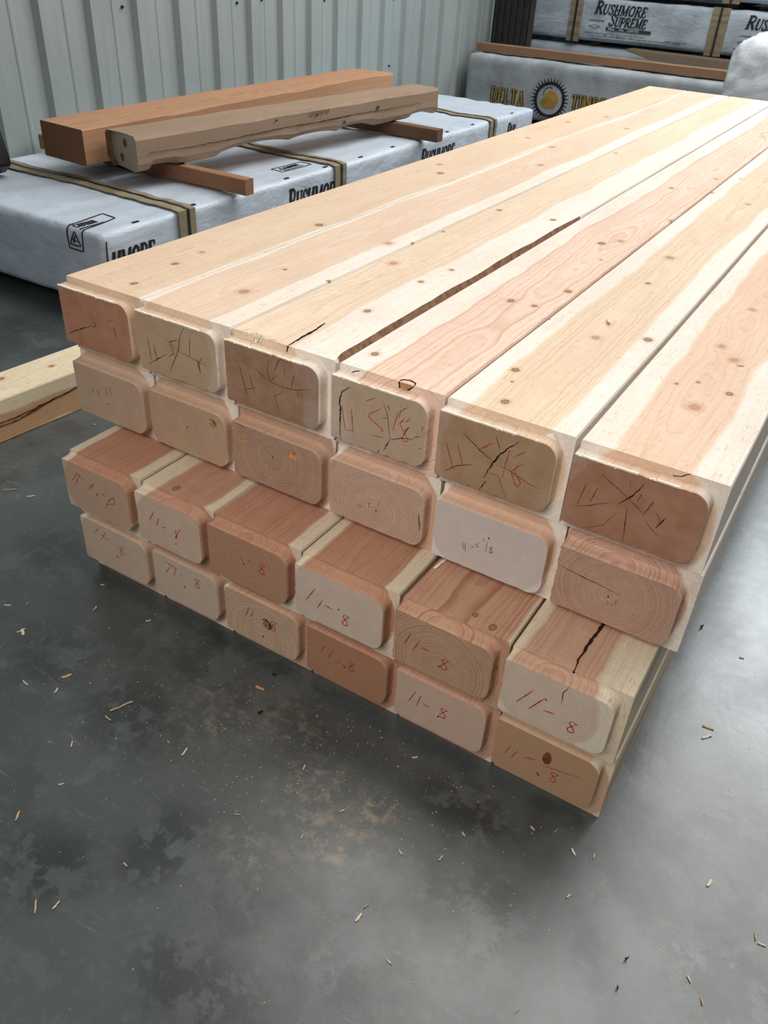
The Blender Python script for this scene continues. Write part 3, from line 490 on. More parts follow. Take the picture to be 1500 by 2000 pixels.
    if r >= 2:
        # small pith hole
        b2 = bmesh.new(); s = random.Random(seed)
        for _ in range(1 + (r == 4)):
            ax, az = cx+s.uniform(-.003, .003), pz+s.uniform(-.003, .003)
            if .01 < ax < w-.025 and .03 < az < HR-.03:
                poly_prism(b2, [(ax+.0013*math.cos(a), az+.0016*math.sin(a)) for a in [k*PI/4 for k in range(8)]], lambda u, v, l: Vector((u, yf-l, v)), .0003)
        if len(b2.verts): bmobj('pith', b2, M['check'], T)
        else: b2.free()
# splinter poking out between the second and third rows
b2 = bmesh.new(); add_box(b2, -.0022, .0022, -.015, .015, 0, .0016, .0003)
o = bmobj('wood_splinter', b2, M['splinter']); o.location = (-.366, -.020, 2*HR+.0006); o.rotation_euler = (0, 0, -.1)
tag(o, 'white splinter poking out from under the second row of timbers', 'wood splinter')
# ------------------------------------------------------------------ floor
m, t, b = mat_base('polished_concrete')
co = t.new('ShaderNodeTexCoord').outputs['Object']
n1 = t.noise(co, 1.3, 6, .62); n2 = t.noise(co, 7.0, 6, .68); n3 = t.noise(co, 60.0, 4, .7); n4 = t.noise(co, 3.2, 5, .6)
c = t.mix(t.ramp(n1, .34, .66), lin(58, 63, 63), lin(80, 86, 85))
c = t.mix(t.ramp(n2, .42, .66, 0, .6), c, lin(72, 76, 74))
c = t.mix(t.ramp(n3, .5, .75, 0, .28), c, lin(112, 112, 104))
c = t.mix(t.ramp(n4, .53, .60, 0, .5), c, lin(44, 49, 50))
n5 = t.noise(t.vmath('ADD', co, (7.0, 3.0, 0.0)), 5.5, 7, .72)
c = t.mix(t.ramp(n5, .54, .60, 0, .4), c, lin(90, 96, 95))
def blob(cx, cy, rx, ry, lo, hi, col, amt, c, sc=14.0):
    d = t.vmath('LENGTH', t.vmath('DIVIDE', t.vmath('SUBTRACT', co, (cx, cy, 0.0)), (rx, ry, 1.0)), out=1)
    nn = t.noise(t.vmath('ADD', co, (cx*3, cy*5, 0.0)), sc, 6, .72)
    f = t.math('MULTIPLY', t.ramp(d, .25, 1.0, 1.0, 0.0), t.ramp(nn, lo, hi, 0.0, amt))
    return t.mix(f, c, col)
for (cx, cy, rx, ry) in [(-.642, -.610, .09, .07), (-.529, -.498, .07, .09), (-.111, -.348, .10, .09), (.207, -.244, .12, .08), (-.235, -.51, .07, .05), (-1.193, -.125, .10, .08), (-.058, .374, .06, .12),
                         (.10, .30, .08, .10), (-.75, -.35, .12, .09), (-.36, -.62, .12, .06), (.16, .02, .06, .07), (-.95, -.33, .10, .1), (-.2, -.2, .1, .06)]:
    c = blob(cx, cy, rx*1.25, ry*1.25, .44, .52, lin(36, 40, 41), .75, c, 20.0)
for (cx, cy, rx, ry, a) in [(-.332, -.357, .09, .07, .8), (-.299, -.283, .07, .06, .8), (-.40, -.31, .1, .1, .55), (-.619, -.273, .12, .10, .4), (-.52, -.22, .12, .08, .35), (-.432, -.06, .15, .08, .25), (-.42, -.44, .10, .06, .4)]:
    c = blob(cx, cy, rx, ry, .46, .66, lin(150, 134, 112), a*.9, c, 40.0)
# pale trowel scuffs and fine specks
sc = t.noise(t.vmath('MULTIPLY', co, (8.0, 60.0, 1.0)), 1.0, 5, .7)
c = t.mix(t.ramp(sc, .60, .72, 0, .22), c, lin(140, 142, 138))
sp = t.noise(co, 420.0, 2, .6)
c = t.mix(t.ramp(sp, .70, .76, 0, .7), c, lin(176, 172, 160))
t.put(b.inputs['Base Color'], c)
t.put(b.inputs['Roughness'], t.ramp(t.math('ADD', t.math('MULTIPLY', n2, .5), t.math('MULTIPLY', n4, .5)), .3, .7, .22, .38))
b.inputs['Specular IOR Level'].default_value = .8
bn = t.new('ShaderNodeBump'); bn.inputs['Strength'].default_value = .2; bn.inputs['Distance'].default_value = .003
t.put(bn.inputs['Height'], t.math('ADD', t.math('MULTIPLY', n2, .8), t.math('MULTIPLY', n3, .2))); t.put(b.inputs['Normal'], bn.outputs[0])
bm = bmesh.new(); add_box(bm, -3.3, 6.0, -5.0, 9.3, -.12, 0.0)
tag(bmobj('floor', bm, m), kind='structure')
# ------------------------------------------------------------------ corrugated wall (plane x = WX, ribs stand out towards +x)
WX = -3.075
def panel_mat(name, base, shade):
    m, t, b = mat_base(name)
    co = t.new('ShaderNodeTexCoord').outputs['Object']
    st = t.noise(t.vmath('MULTIPLY', co, (30.0, 30.0, 1.2)), 1.0, 5, .7)
    bl = t.noise(co, 3.0, 4, .6)
    c = t.mix(t.ramp(st, .4, .8, 0, .4), base, shade)
    c = t.mix(t.ramp(bl, .4, .7, 0, .25), c, shade)
    sp = t.noise(co, 90.0, 3, .7); c = t.mix(t.ramp(sp, .68, .74, 0, .5), c, lin(80, 86, 84))
    t.put(b.inputs['Base Color'], c); b.inputs['Roughness'].default_value = .5; b.inputs['Metallic'].default_value = .15
    return m
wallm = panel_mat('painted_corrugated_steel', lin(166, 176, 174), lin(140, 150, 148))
def corrugated(bm, axis, fixed, a0, a1, z0, z1, pitch, phase, depth=.024, sgn=1):
    prof = []
    k = math.floor((a0-phase)/pitch)
    while True:
        c = phase+k*pitch
        if c > a1+pitch: break
        for (o, d) in [(-.030, 0), (-.012, depth), (.012, depth), (.030, 0), (pitch*.5-.012, 0), (pitch*.5-.006, .003), (pitch*.5+.006, .003), (pitch*.5+.012, 0)]:
            if a0 <= c+o <= a1: prof.append((c+o, d))
        k += 1
    prof = [(a0, 0)]+prof+[(a1, 0)]
    th = .003
    def P(a, d, z): return (fixed+sgn*d, a, z) if axis == 'y' else (a, fixed+sgn*d, z)
    fr = [(bm.verts.new(P(a, d, z0)), bm.verts.new(P(a, d, z1))) for a, d in prof]
    bk = [(bm.verts.new(P(a, d-th, z0)), bm.verts.new(P(a, d-th, z1))) for a, d in prof]
    for L_ in (fr, bk):
        for A, B in zip(L_[:-1], L_[1:]): bm.faces.new((A[0], A[1], B[1], B[0]))
    for A, B, C_, D_ in zip(fr[:-1], fr[1:], bk[:-1], bk[1:]):
        bm.faces.new((A[0], B[0], D_[0], C_[0])); bm.faces.new((A[1], B[1], D_[1], C_[1]))
    for q in (0, -1): bm.faces.new((fr[q][0], fr[q][1], bk[q][1], bk[q][0]))
bm = bmesh.new(); corrugated(bm, 'y', WX, -1.5, 9.0, 0, 3.4, .2585, 1.553)
w = bmobj('wall_left', bm, wallm); tag(w, kind='structure')
scm = flat_mat('screw_head', lin(46, 50, 52), .5, metal=.5)
for (y, z) in [(1.992, .78), (2.75, .78), (2.945, .79), (3.50, .775), (4.26, .77), (4.24, .40)]:
    bm = bmesh.new()
    bmesh.ops.create_cone(bm, cap_ends=True, segments=10, radius1=.008, radius2=.005, depth=.012, matrix=Matrix.Translation((WX+.002, y, z)) @ Matrix.Rotation(PI/2, 4, 'Y'))
    bmobj('screw', bm, scm, w)
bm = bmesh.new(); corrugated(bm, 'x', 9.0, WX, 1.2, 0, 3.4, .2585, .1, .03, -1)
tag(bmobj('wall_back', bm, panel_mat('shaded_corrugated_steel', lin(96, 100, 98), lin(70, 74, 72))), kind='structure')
# ------------------------------------------------------------------ wrapped bundles
def wrap_mat(name, base, dirty, damt, rough=.42, bsc=7.0, bump=.5):
    m, t, b = mat_base(name)
    co = t.new('ShaderNodeTexCoord').outputs['Object']
    g = t.noise(co, 3.5, 5, .65)
    c = t.mix(t.ramp(g, .42, .72, 0, damt), base, dirty)
    f = t.noise(co, 160.0, 3, .7); c = t.mix(t.ramp(f, .55, .8, 0, .2), c, dirty)
    t.put(b.inputs['Base Color'], c); b.inputs['Roughness'].default_value = rough; b.inputs['Specular IOR Level'].default_value = .45
    wn = t.noise(co, 1.1, 2, .5, color=True)
    wv = t.vmath('ADD', t.vmath('MULTIPLY', co, (1.0, 1.0, 2.4)), wn)
    h1 = t.math('ABSOLUTE', t.math('SUBTRACT', t.noise(wv, bsc, 4, .6), .5))
    bn = t.new('ShaderNodeBump'); bn.inputs['Strength'].default_value = bump; bn.inputs['Distance'].default_value = .03
    t.put(bn.inputs['Height'], t.math('ADD', h1, t.math('MULTIPLY', f, .01))); t.put(b.inputs['Normal'], bn.outputs[0])
    return m
M['wrap'] = wrap_mat('white_wrap', lin(196, 206, 218), lin(164, 173, 184), .5, .4, 2.6, .55)
M['wrap_dim'] = wrap_mat('printed_white_wrap', lin(180, 192, 202), lin(130, 140, 150), .6, .3, 3.0, .7)
M['wrap_dusty'] = wrap_mat('dusty_woven_wrap', lin(168, 174, 178), lin(124, 130, 134), .8, .6, 30.0, .22)
M['card'] = flat_mat('cardboard_strip', lin(142, 128, 104), .8, 30, .08, .2)
M['strap'] = flat_mat('dark_green_strap', lin(28, 40, 34), .45)
M['ink'] = flat_mat('black_ink', lin(24, 26, 32), .5)
M['ink_green'] = flat_mat('dark_green_ink', lin(44, 58, 56), .5)
M['gold'] = flat_mat('ochre_ink', lin(172, 134, 52), .5, 30, .1)
M['greyink'] = flat_mat('grey_ink', lin(104, 112, 118), .5)
class Bundle:
    """a block wrapped in sheet; disp() is the analytic bulge so that print and straps follow the surface"""
    def __init__(s, x0, x1, y0, y1, z0, z1, rad, amp, seed, fr=(1.0, 1.0, 1.0), fine=.25):
        s.b = (x0, x1, y0, y1, z0, z1); s.rad = rad; s.amp = amp; s.seed = seed; s.fr = fr; s.fine = fine
    def surf(s, p, n):
        q = Vector((p.x*3.0*s.fr[0]+s.seed, p.y*3.0*s.fr[1], p.z*3.0*s.fr[2]))
        a = noise.noise(q)*.8
        wv = noise.noise_vector(q*.7)*1.2
        a += -abs(noise.noise(Vector((p.x*9*s.fr[0], p.y*9*s.fr[1], p.z*9*s.fr[2]+s.seed))+wv))*1.0+.25
        a += noise.noise(q*7)*s.fine
        return a*s.amp
    def mesh(s, step=.03):
        x0, x1, y0, y1, z0, z1 = s.b
        bm = bmesh.new(); vs = {}
        nx, ny, nz = [max(4, min(140, int((b-a)/step))) for a, b in ((x0, x1), (y0, y1), (z0, z1))]
        def V(i, j, k):
            key = (i, j, k)
            if key in vs: return vs[key]
            p = Vector((x0+(x1-x0)*i/nx, y0+(y1-y0)*j/ny, z0+(z1-z0)*k/nz)); n = Vector((0, 0, 0))
            if i == 0: n.x -= 1
            if i == nx: n.x += 1
            if j == 0: n.y -= 1
            if j == ny: n.y += 1
            if k == 0: n.z -= 1
            if k == nz: n.z += 1
            # round the corners: pull to the rounded box
            r = s.rad; cpt = Vector((min(max(p.x, x0+r), x1-r), min(max(p.y, y0+r), y1-r), min(max(p.z, z0+r), z1-r)))
            d = p-cpt
            if d.length > 1e-6: nn = d.normalized(); p2 = cpt+nn*r
            else: nn = n.normalized(); p2 = p
            if d.length <= r+1e-6: p2 = p; 
            nn = nn if d.length > 1e-6 else n.normalized()
            dd = s.surf(p2, nn)
            if k == 0: dd = min(dd, 0)
            vs[key] = bm.verts.new(p2+nn*dd); return vs[key]
        for i in range(nx):
            for j in range(ny):
                bm.faces.new((V(i, j, 0), V(i, j+1, 0), V(i+1, j+1, 0), V(i+1, j, 0))); bm.faces.new((V(i, j, nz), V(i+1, j, nz), V(i+1, j+1, nz), V(i, j+1, nz)))
            for k in range(nz):
                bm.faces.new((V(i, 0, k), V(i+1, 0, k), V(i+1, 0, k+1), V(i, 0, k+1))); bm.faces.new((V(i, ny, k), V(i, ny, k+1), V(i+1, ny, k+1), V(i+1, ny, k)))
        for j in range(ny):
            for k in range(nz):
                bm.faces.new((V(0, j, k), V(0, j, k+1), V(0, j+1, k+1), V(0, j+1, k))); bm.faces.new((V(nx, j, k), V(nx, j+1, k), V(nx, j+1, k+1), V(nx, j, k+1)))
        return bm
    def on(s, face):
        x0, x1, y0, y1, z0, z1 = s.b
        def f(u, v, l):
            if face == '+x': p = Vector((x1, u, v)); n = Vector((1, 0, 0))
            elif face == '-y': p = Vector((u, y0, v)); n = Vector((0, -1, 0))
            else: p = Vector((u, v, z1)); n = Vector((0, 0, 1))
            r = s.rad; cpt = Vector((min(max(p.x, x0+r), x1-r), min(max(p.y, y0+r), y1-r), min(max(p.z, z0+r), z1-r)))
            d = p-cpt
            if d.length > r: n = d.normalized(); p = cpt+n*r
            return p+n*(s.surf(p, n)+l+.0012)
        return f
# lettering: serif strokes on a unit-high em, (points, weight)
T_, t_ = .17, .07
GL = {
 'R': (.78, [([(.16,.02),(.16,.98)],T_),([(.16,.96),(.42,.96),(.58,.86),(.6,.74),(.55,.6),(.42,.52),(.16,.52)],.11),([(.36,.52),(.66,.04)],T_),([(.0,.025),(.32,.025)],t_),([(.0,.975),(.2,.975)],t_),([(.56,.025),(.8,.025)],t_)]),
 'U': (.82, [([(.16,.98),(.16,.3),(.24,.08),(.4,.02)],T_),([(.4,.02),(.58,.1),(.64,.3),(.64,.98)],.09),([(.02,.975),(.3,.975)],t_),([(.52,.975),(.78,.975)],t_)]),
 'S': (.62, [([(.5,.74),(.5,.9),(.3,.98),(.12,.88),(.1,.72),(.26,.56),(.42,.44),(.52,.28),(.44,.08),(.26,.02),(.08,.1),(.06,.28)],.12)]),
 'H': (.86, [([(.16,.02),(.16,.98)],T_),([(.66,.02),(.66,.98)],T_),([(.16,.5),(.66,.5)],t_),([(.02,.025),(.3,.025)],t_),([(.02,.975),(.3,.975)],t_),([(.52,.025),(.8,.025)],t_),([(.52,.975),(.8,.975)],t_)]),
 'M': (1.0, [([(.14,.02),(.14,.98)],.08),([(.14,.98),(.46,.06)],T_),([(.46,.06),(.78,.98)],.08),([(.8,.02),(.8,.98)],T_),([(.02,.025),(.28,.025)],t_),([(.0,.975),(.2,.975)],t_),([(.66,.025),(.94,.025)],t_),([(.76,.975),(.94,.975)],t_)]),
 'O': (.84, [([(.4,.97),(.18,.86),(.1,.5),(.18,.14),(.4,.03)],.14),([(.4,.03),(.62,.14),(.7,.5),(.62,.86),(.4,.97)],.14)]),
 'E': (.7, [([(.16,.02),(.16,.98)],T_),([(.02,.97),(.56,.97),(.58,.8)],t_+.02),([(.16,.5),(.44,.5)],t_+.01),([(.44,.6),(.44,.4)],t_),([(.02,.03),(.58,.03),(.62,.22)],t_+.02)]),
 'P': (.7, [([(.16,.02),(.16,.98)],T_),([(.16,.96),(.42,.96),(.58,.86),(.6,.7),(.54,.54),(.4,.46),(.16,.46)],.11),([(.0,.025),(.34,.025)],t_),([(.0,.975),(.2,.975)],t_)]),
 'D': (.82, [([(.16,.02),(.16,.98)],T_),([(.16,.96),(.4,.96),(.62,.84),(.7,.5),(.62,.16),(.4,.04),(.16,.04)],.12),([(.0,.025),(.2,.025)],t_),([(.0,.975),(.2,.975)],t_)]),
 'L': (.66, [([(.16,.02),(.16,.98)],T_),([(.02,.03),(.56,.03),(.6,.25)],t_+.02),([(.02,.975),(.32,.975)],t_)]),
 'T': (.74, [([(.36,.02),(.36,.98)],T_),([(.04,.78),(.06,.96),(.66,.96),(.68,.78)],t_+.02),([(.22,.025),(.5,.025)],t_)]),
 'A': (.84, [([(.12,.02),(.4,.98)],.08),([(.4,.98),(.68,.02)],T_),([(.22,.34),(.58,.34)],t_),([(.0,.025),(.26,.025)],t_),([(.54,.025),(.82,.025)],t_)]),
 'I': (.36, [([(.16,.02),(.16,.98)],T_),([(.0,.025),(.32,.025)],t_),([(.0,.975),(.32,.975)],t_)]),
 'B': (.74, [([(.16,.02),(.16,.98)],T_),([(.16,.96),(.4,.96),(.54,.86),(.52,.6),(.4,.53),(.16,.53)],.1),([(.4,.53),(.6,.42),(.6,.16),(.44,.04),(.16,.04)],.12),([(.0,.025),(.2,.025)],t_),([(.0,.975),(.2,.975)],t_)]),
 'C': (.74, [([(.62,.74),(.52,.94),(.36,.98),(.14,.8),(.1,.5),(.14,.2),(.36,.02),(.54,.06),(.64,.24)],.13)]),
 'N': (.8, [([(.12,.02),(.12,.98)],.1),([(.12,.98),(.64,.02)],T_),([(.64,.02),(.64,.98)],.1)]),
 'G': (.8, [([(.62,.78),(.5,.94),(.34,.98),(.14,.8),(.1,.5),(.14,.2),(.36,.02),(.56,.08),(.62,.2),(.62,.44),(.42,.44)],.13)]),
}
def lettering(bm, text, u, v, h, fmap, shear=.2, wid=1.0, gap=.03, fat=1.0, su=1, cap=1.0, th=.0008, measure=False):
    """writes along +u (su=-1 mirrors the run for faces seen the other way round)"""
    x = 0.0
    for i, ch in enumerate(text):
        hh = h*(cap if i == 0 else 1.0)
        if ch == ' ': x += .4*h; continue
        wd, strokes = GL[ch]
        if not measure:
            for pts, wt in strokes:
                P = [(u+su*(x+(a*wid+c*shear)*hh), v+c*hh) for a, c in pts]
                ribbon(bm, P, wt*hh*fat, fmap, max(.006, h*.12), 0, 0, None, th)
        x += (wd*wid+gap)*hh
    return x
def edge_strips(B, y, wy, parent, slant=0.0, x_in=None, zlow=.03):
    """cardboard strip with a green strap over the top (along x) and down the +x side"""
    x0, x1, y0, y1, z0, z1 = B.b
    top = B.on('top'); sid = B.on('+x'); r = B.rad
    bm = bmesh.new()
    def strip(bm, off, w_, lift, th):
        rows = []
        path = []
        n = 40
        for i in range(n+1):
            xx = x0+.02+(x1+.0-x0-.02)*i/n; path.append(('t', xx))
        zz = z1
        for i in range(1, 16): path.append(('s', z1-(z1-z0-zlow)*i/15))
        for ty, a in path:
            cx = a if ty == 't' else x1
            ys = y+off+slant*(x1-(a if ty == 't' else x1))
            rr = []
            for s_ in (-.5, .5):
                for l in (lift+th, lift):
                    if ty == 't':
                        p = top(min(a, x1-.0), ys+s_*w_, l+.002); p.z = max(p.z, z1-.002+l)
                        if a > x1-.015: p.x = x1+.004+l
                    else:
                        p = sid(ys+s_*w_, a, l+.002); p.x = max(p.x, x1+.004+l)
                    rr.append(p)
            rows.append([bm.verts.new(rr[0]), bm.verts.new(rr[2]), bm.verts.new(rr[3]), bm.verts.new(rr[1])])
        for A, Bq in zip(rows[:-1], rows[1:]):
            for j in range(4): bm.faces.new((A[j], A[(j+1) % 4], Bq[(j+1) % 4], Bq[j]))
        bm.faces.new(rows[0]); bm.faces.new(list(reversed(rows[-1])))
    strip(bm, 0, wy, .001, .004)
    o = bmobj('edge_protector', bm, M['card'], parent)
    bm = bmesh.new(); strip(bm, .004, .012, .0055, .0015)
    bmobj('strap', bm, M['strap'], o)
# --- long low bundle beside the wall
E = empty('lumber_bundle', (0, 0, 0)); tag(E, 'long low white-wrapped lumber bundle lying along the corrugated wall under two loose timbers', 'lumber bundle', 'white-wrapped paneling bundles')
B1 = Bundle(-3.025, -2.003, .79, 4.19, .045, .287, .016, .0085, 3.0, (1.1, .45, 1.3), .15)
bmobj('plastic_wrap', B1.mesh(.022), M['wrap'], E, True)
edge_strips(B1, 1.168, .080, E, .01); edge_strips(B1, 2.100, .085, E, .02); edge_strips(B1, 3.600, .085, E, .05)
fx = B1.on('+x'); ft = B1.on('top'); fy = B1.on('-y')
def word(parent, mat, name, *ar, **kw):
    bm = bmesh.new(); lettering(bm, *ar, **kw); return bmobj(name, bm, mat, parent)
for (y, zb) in [(1.74, .150), (2.80, .150), (3.80, .150), (.69, .150)]:
    hgt = .082
    if y < .75: word(E, M['ink'], 'printed_word', 'HMORE', .815, zb, hgt*.9, fx, .18, .62, .0, 1.0)
    elif y > 3.7: word(E, M['ink'], 'printed_word', 'RUS', y, zb, hgt, fx, .18, .62, .0, 1.0, cap=1.2)
    else:
        word(E, M['ink'], 'printed_word', 'RUSHMORE', y, zb, hgt, fx, .18, .66, .0, 1.0, cap=1.2)
        word(E, M['ink'], 'printed_word', 'SUPREME', y+.13, zb-.075, hgt*.8, fx, .18, .66, .0, 1.0, cap=1.2)
# fold line of the wrap seen as a dark slit at the corner
bm = bmesh.new(); ribbon(bm, [(.812, .262), (.806, .2), (.808, .1)], .005, fx, .01, .3, 0, None, .001); bmobj('fold_edge', bm, M['ink'], E)
for y in [.961, 1.229, 1.765, 2.029, 2.30, 2.572, 3.11, 3.40, 3.909]:
    bm = bmesh.new(); ribbon(bm, [(-2.026, y-.014), (-2.026, y+.014)], .011, ft, .01, 0, 0, None, .001)
    bmobj('printed_dash', bm, M['ink'], E)
def caution(parent, ftop, pts_frame, text_o, th_, ux, uy, with_tri=None):
    bm = bmesh.new()
    P = pts_frame+[pts_frame[0]]
    ribbon(bm, P, .0045, ftop, .01, 0, 0, None, .0009)
    return bm
# caution label folded over the front corner: half on the top, half on the front face
bm = bmesh.new()
ribbon(bm, [(-2.150, .792), (-2.168, .955), (-2.106, .950), (-2.088, .792)], .0042, ft, .01, 0, 0, None, .0009)
ribbon(bm, [(-2.150, .286), (-2.152, .218), (-2.090, .218), (-2.088, .286)], .0042, fy, .01, 0, 0, None, .0009)
ribbon(bm, [(-2.150, .286), (-2.088, .286)], .0001, fy, .01, 0, 0, None, .0001)
sw = lambda a, c, l: ft(-2.118-(c-.0), .800+a, l)      # runs along +y, letter tops towards -x
lettering(bm, 'CAUTION', .004, 0.0, .027, sw, 0, .62, .0, 1.15)
ribbon(bm, [(.0, -.014), (.10, -.014)], .005, sw, .01, 0, 0, None, .0009)
ribbon(bm, [(-2.143, .232), (-2.098, .232), (-2.120, .276), (-2.143, .232)], .0035, fy, .01, 0, 0, None, .0009)
ribbon(bm, [(-2.128, .238), (-2.118, .262)], .004, fy, .01, 0, 0, None, .0009); ribbon(bm, [(-2.130, .252), (-2.112, .244)], .004, fy, .01, 0, 0, None, .0009)
bmobj('caution_label', bm, M['ink'], E)
bm = bmesh.new()
ribbon(bm, [(-2.165, 1.845), (-2.160, 2.035), (-2.098, 2.030), (-2.103, 1.840), (-2.165, 1.845)], .0038, ft, .01, 0, 0, None, .0009)
sw2 = lambda a, c, l: ft(-2.124-c, 1.862+a, l)
ribbon(bm, [(0, 0), (.03, 0), (.015, .026), (0, 0)], .003, sw2, .01, 0, 0, None, .0009)
lettering(bm, 'CAUTION', .036, 0.0, .026, sw2, 0, .66, .0, 1.1)
ribbon(bm, [(.0, -.012), (.13, -.012)], .003, sw2, .01, 0, 0, None, .0009)
bmobj('caution_label', bm, M['ink'], E)
darkw = flat_mat('dunnage_wood', lin(84, 66, 48), .85, 20, .2, .3)
for q, y in enumerate((1.05, 3.9)):
    bm = bmesh.new(); add_box(bm, -2.98, -2.06, y-.05, y+.05, 0, .0445, .003); o = bmobj('dunnage_block', bm, darkw)
    tag(o, 'dark wood block under the %s end of the long white-wrapped bundle' % ('near' if q == 0 else 'far'), 'dunnage', 'dunnage under the low bundle')
# --- stickers and the two loose timbers on top
OR = lin(196, 134, 84)
def stick(name, x0, x1, y, wy, z0, z1, rz, heart, late, label, cat, seed, dirty=None):
    L_ = x1-x0; bm = bmesh.new(); n = 24; rows = []
    for i in range(n+1):
        xx = L_*i/n; j = lambda k: noise.noise(Vector((xx*4, seed, k)))*.0018
        c = .003; h = z1-z0
        pts = [(c, 0), (wy-c, 0), (wy+j(1), c), (wy+j(1), h-c), (wy-c, h+j(2)), (c, h+j(2)), (j(3), h-c), (j(3), c)]
        rows.append([bm.verts.new((a, xx, b_)) for a, b_ in pts])
    for A, B_ in zip(rows[:-1], rows[1:]):
        for k in range(8): bm.faces.new((A[k], A[(k+1) % 8], B_[(k+1) % 8], B_[k]))
    bm.faces.new(rows[0]); bm.faces.new(list(reversed(rows[-1])))
    mt = wood_mat(name+'_wood_%d' % seed, (wy*.4, -.05), .3, .004, .5, heart, heart, late, seed, .05, (), dirty, .5)
    o = bmobj(name, bm, mt); o.location = (x1, y, z0); o.rotation_euler = (0, 0, PI/2+rz)
    tag(o, label, cat); return o
stick('sticker_board', -3.03, -1.944, 1.418, .045, .2965, .352, 0.0, lin(164, 118, 88), lin(112, 74, 50), 'orange-brown spacer board under the near ends of the two loose timbers', 'spacer board', 31)
stick('sticker_board', -2.95, -1.908, 2.782, .055, .2965, .352, 0.0, lin(120, 90, 70), lin(80, 56, 42), 'darker brown spacer board under the far ends of the two loose timbers', 'spacer board', 32)
E = empty('loose_timber', (-2.47, 1.176, .352), (0, 0, math.atan2(.102, 2.285))); tag(E, 'long reddish-orange timber with dark cut end, lying nearest the wall on the white bundle', 'timber')
bm = bmesh.new(); rows = []; n = 50; WA, HA, LA = .245, .121, 2.30
for i in range(n+1):
    y = LA*i/n; j = lambda k: noise.noise(Vector((y*1.7, 3.3, k*5)))*.004
    skew = .045*(1-i/n) if i < 2 else .045
    c = .004; xr = -.004+j(1)*.5; xl = -WA+j(2)*.5; nick = -.012*max(0, noise.noise(Vector((y*2.4, 9, 1))))*2
    bow = .006*math.sin(y*2.1)
    pts = [(xl+c, 0), (xr-c, 0), (xr, c), (xr, HA-c+nick), (xr-c-abs(nick)*.6, HA+bow*.3), (xl+c, HA+bow*.3), (xl, HA-c), (xl, c)]
    rows.append([bm.verts.new((a, y+(.030*(-a/WA) if i == 0 else 0)-(.12*(-a/WA) if i == n else 0), b_)) for a, b_ in pts])
for A, B_ in zip(rows[:-1], rows[1:]):
    for k in range(8): bm.faces.new((A[k], A[(k+1) % 8], B_[(k+1) % 8], B_[k]))
f1 = bm.faces.new(rows[0]); f1.material_index = 1; f2 = bm.faces.new(list(reversed(rows[-1]))); f2.material_index = 1
wa = wood_mat('orange_timber', (-.1, -.08), .5, .006, .55, lin(190, 146, 112), lin(190, 146, 112), lin(136, 92, 62), 41, .06, (), None, .6)
wae = wood_mat('orange_timber_end', (-.1, .05), .5, .005, .4, lin(134, 92, 64), lin(134, 92, 64), lin(96, 62, 42), 41, .03, (), (lin(112, 76, 54), .7), .6)
bmobj('beam_body', bm, [wa, wae], E)
# grey timber with scalloped underside and two bolt holes
E = empty('loose_timber', (-2.262, 1.222, .352), (0, 0, -math.atan2(.142, 1.94))); tag(E, 'weathered grey timber with scalloped underside and two round holes in its end', 'timber')
bm = bmesh.new(); rows = []; n = 110; WB, HB, LB = .185, .121, 1.945
def under(y):
    a = 0.0
    for (c_, wd, hh) in [(.10, .10, .018), (.62, .22, .030), (.98, .18, .022), (1.28, .14, .026), (1.82, .12, .022)]:
        a = max(a, hh*max(0, 1-((y-c_)/wd)**2)**.6 if abs(y-c_) < wd else 0)
    return a
for i in range(n+1):
    y = LB*i/n; j = lambda k: noise.noise(Vector((y*5.7, 8.3, k*5)))*.0035
    u = under(y) if i > 3 else 0.0; wv = .012*sm((y-1.2)/.7)
    ch = .022+.006*noise.noise(Vector((y*4, 1, 7)))
    pts = [(-WB+.03, u*.6), (-.030, u*.85), (-ch*.35, .010+u), (0+j(1), .030+u*.5), (0+j(2), HB*.55), (0+j(2), HB-.012+j(3)), (-.012+j(3), HB+j(4)), (-WB+.012+wv, HB+j(5)), (-WB+wv, HB-.012), (-WB+wv, .03)]
    rows.append([bm.verts.new((a, y+(.045*(-a/WB) if i < 1 else 0), b_)) for a, b_ in pts])
K_ = len(rows[0])
for A, B_ in zip(rows[:-1], rows[1:]):
    for k in range(K_): bm.faces.new((A[k], A[(k+1) % K_], B_[(k+1) % K_], B_[k]))
f1 = bm.faces.new(rows[0]); f1.material_index = 1; f2 = bm.faces.new(list(reversed(rows[-1]))); f2.material_index = 1
wb = wood_mat('weathered_timber', (-.07, .04), .5, .005, .55, lin(180, 152, 128), lin(180, 152, 128), lin(112, 84, 66), 43, .05, [(-.06, .5, 7, 0), (-.03, 1.2, 7, 0)], (lin(142, 120, 98), .5), .9)
wbe = wood_mat('weathered_end', (-.07, .05), .5, .005, .25, lin(170, 154, 136), lin(170, 154, 136), lin(120, 104, 88), 43, .03, (), (lin(158, 144, 126), .7), .5)
body = bmobj('beam_body', bm, [wb, wbe], E)
# drill the two holes for real
bmc = bmesh.new()
for (hx, hz) in [(-.085, .088), (-.118, .034)]:
    bmesh.ops.create_cone(bmc, cap_ends=True, segments=24, radius1=.0155, radius2=.0155, depth=.16, matrix=Matrix.Translation((hx, .03, hz)) @ Matrix.Rotation(PI/2, 4, 'X'))
me = bpy.data.meshes.new('cut'); bmc.to_mesh(me); bmc.free(); cut = bpy.data.objects.new('cut', me); C.objects.link(cut); cut.parent = E
me.materials.append(wb)
md = body.modifiers.new('holes', 'BOOLEAN'); md.object = cut; md.operation = 'DIFFERENCE'; md.solver = 'EXACT'
bpy.context.view_layer.update()
nm = bpy.data.meshes.new_from_object(body.evaluated_get(bpy.context.evaluated_depsgraph_get()))
body.modifiers.clear(); body.data = nm; bpy.data.objects.remove(cut)
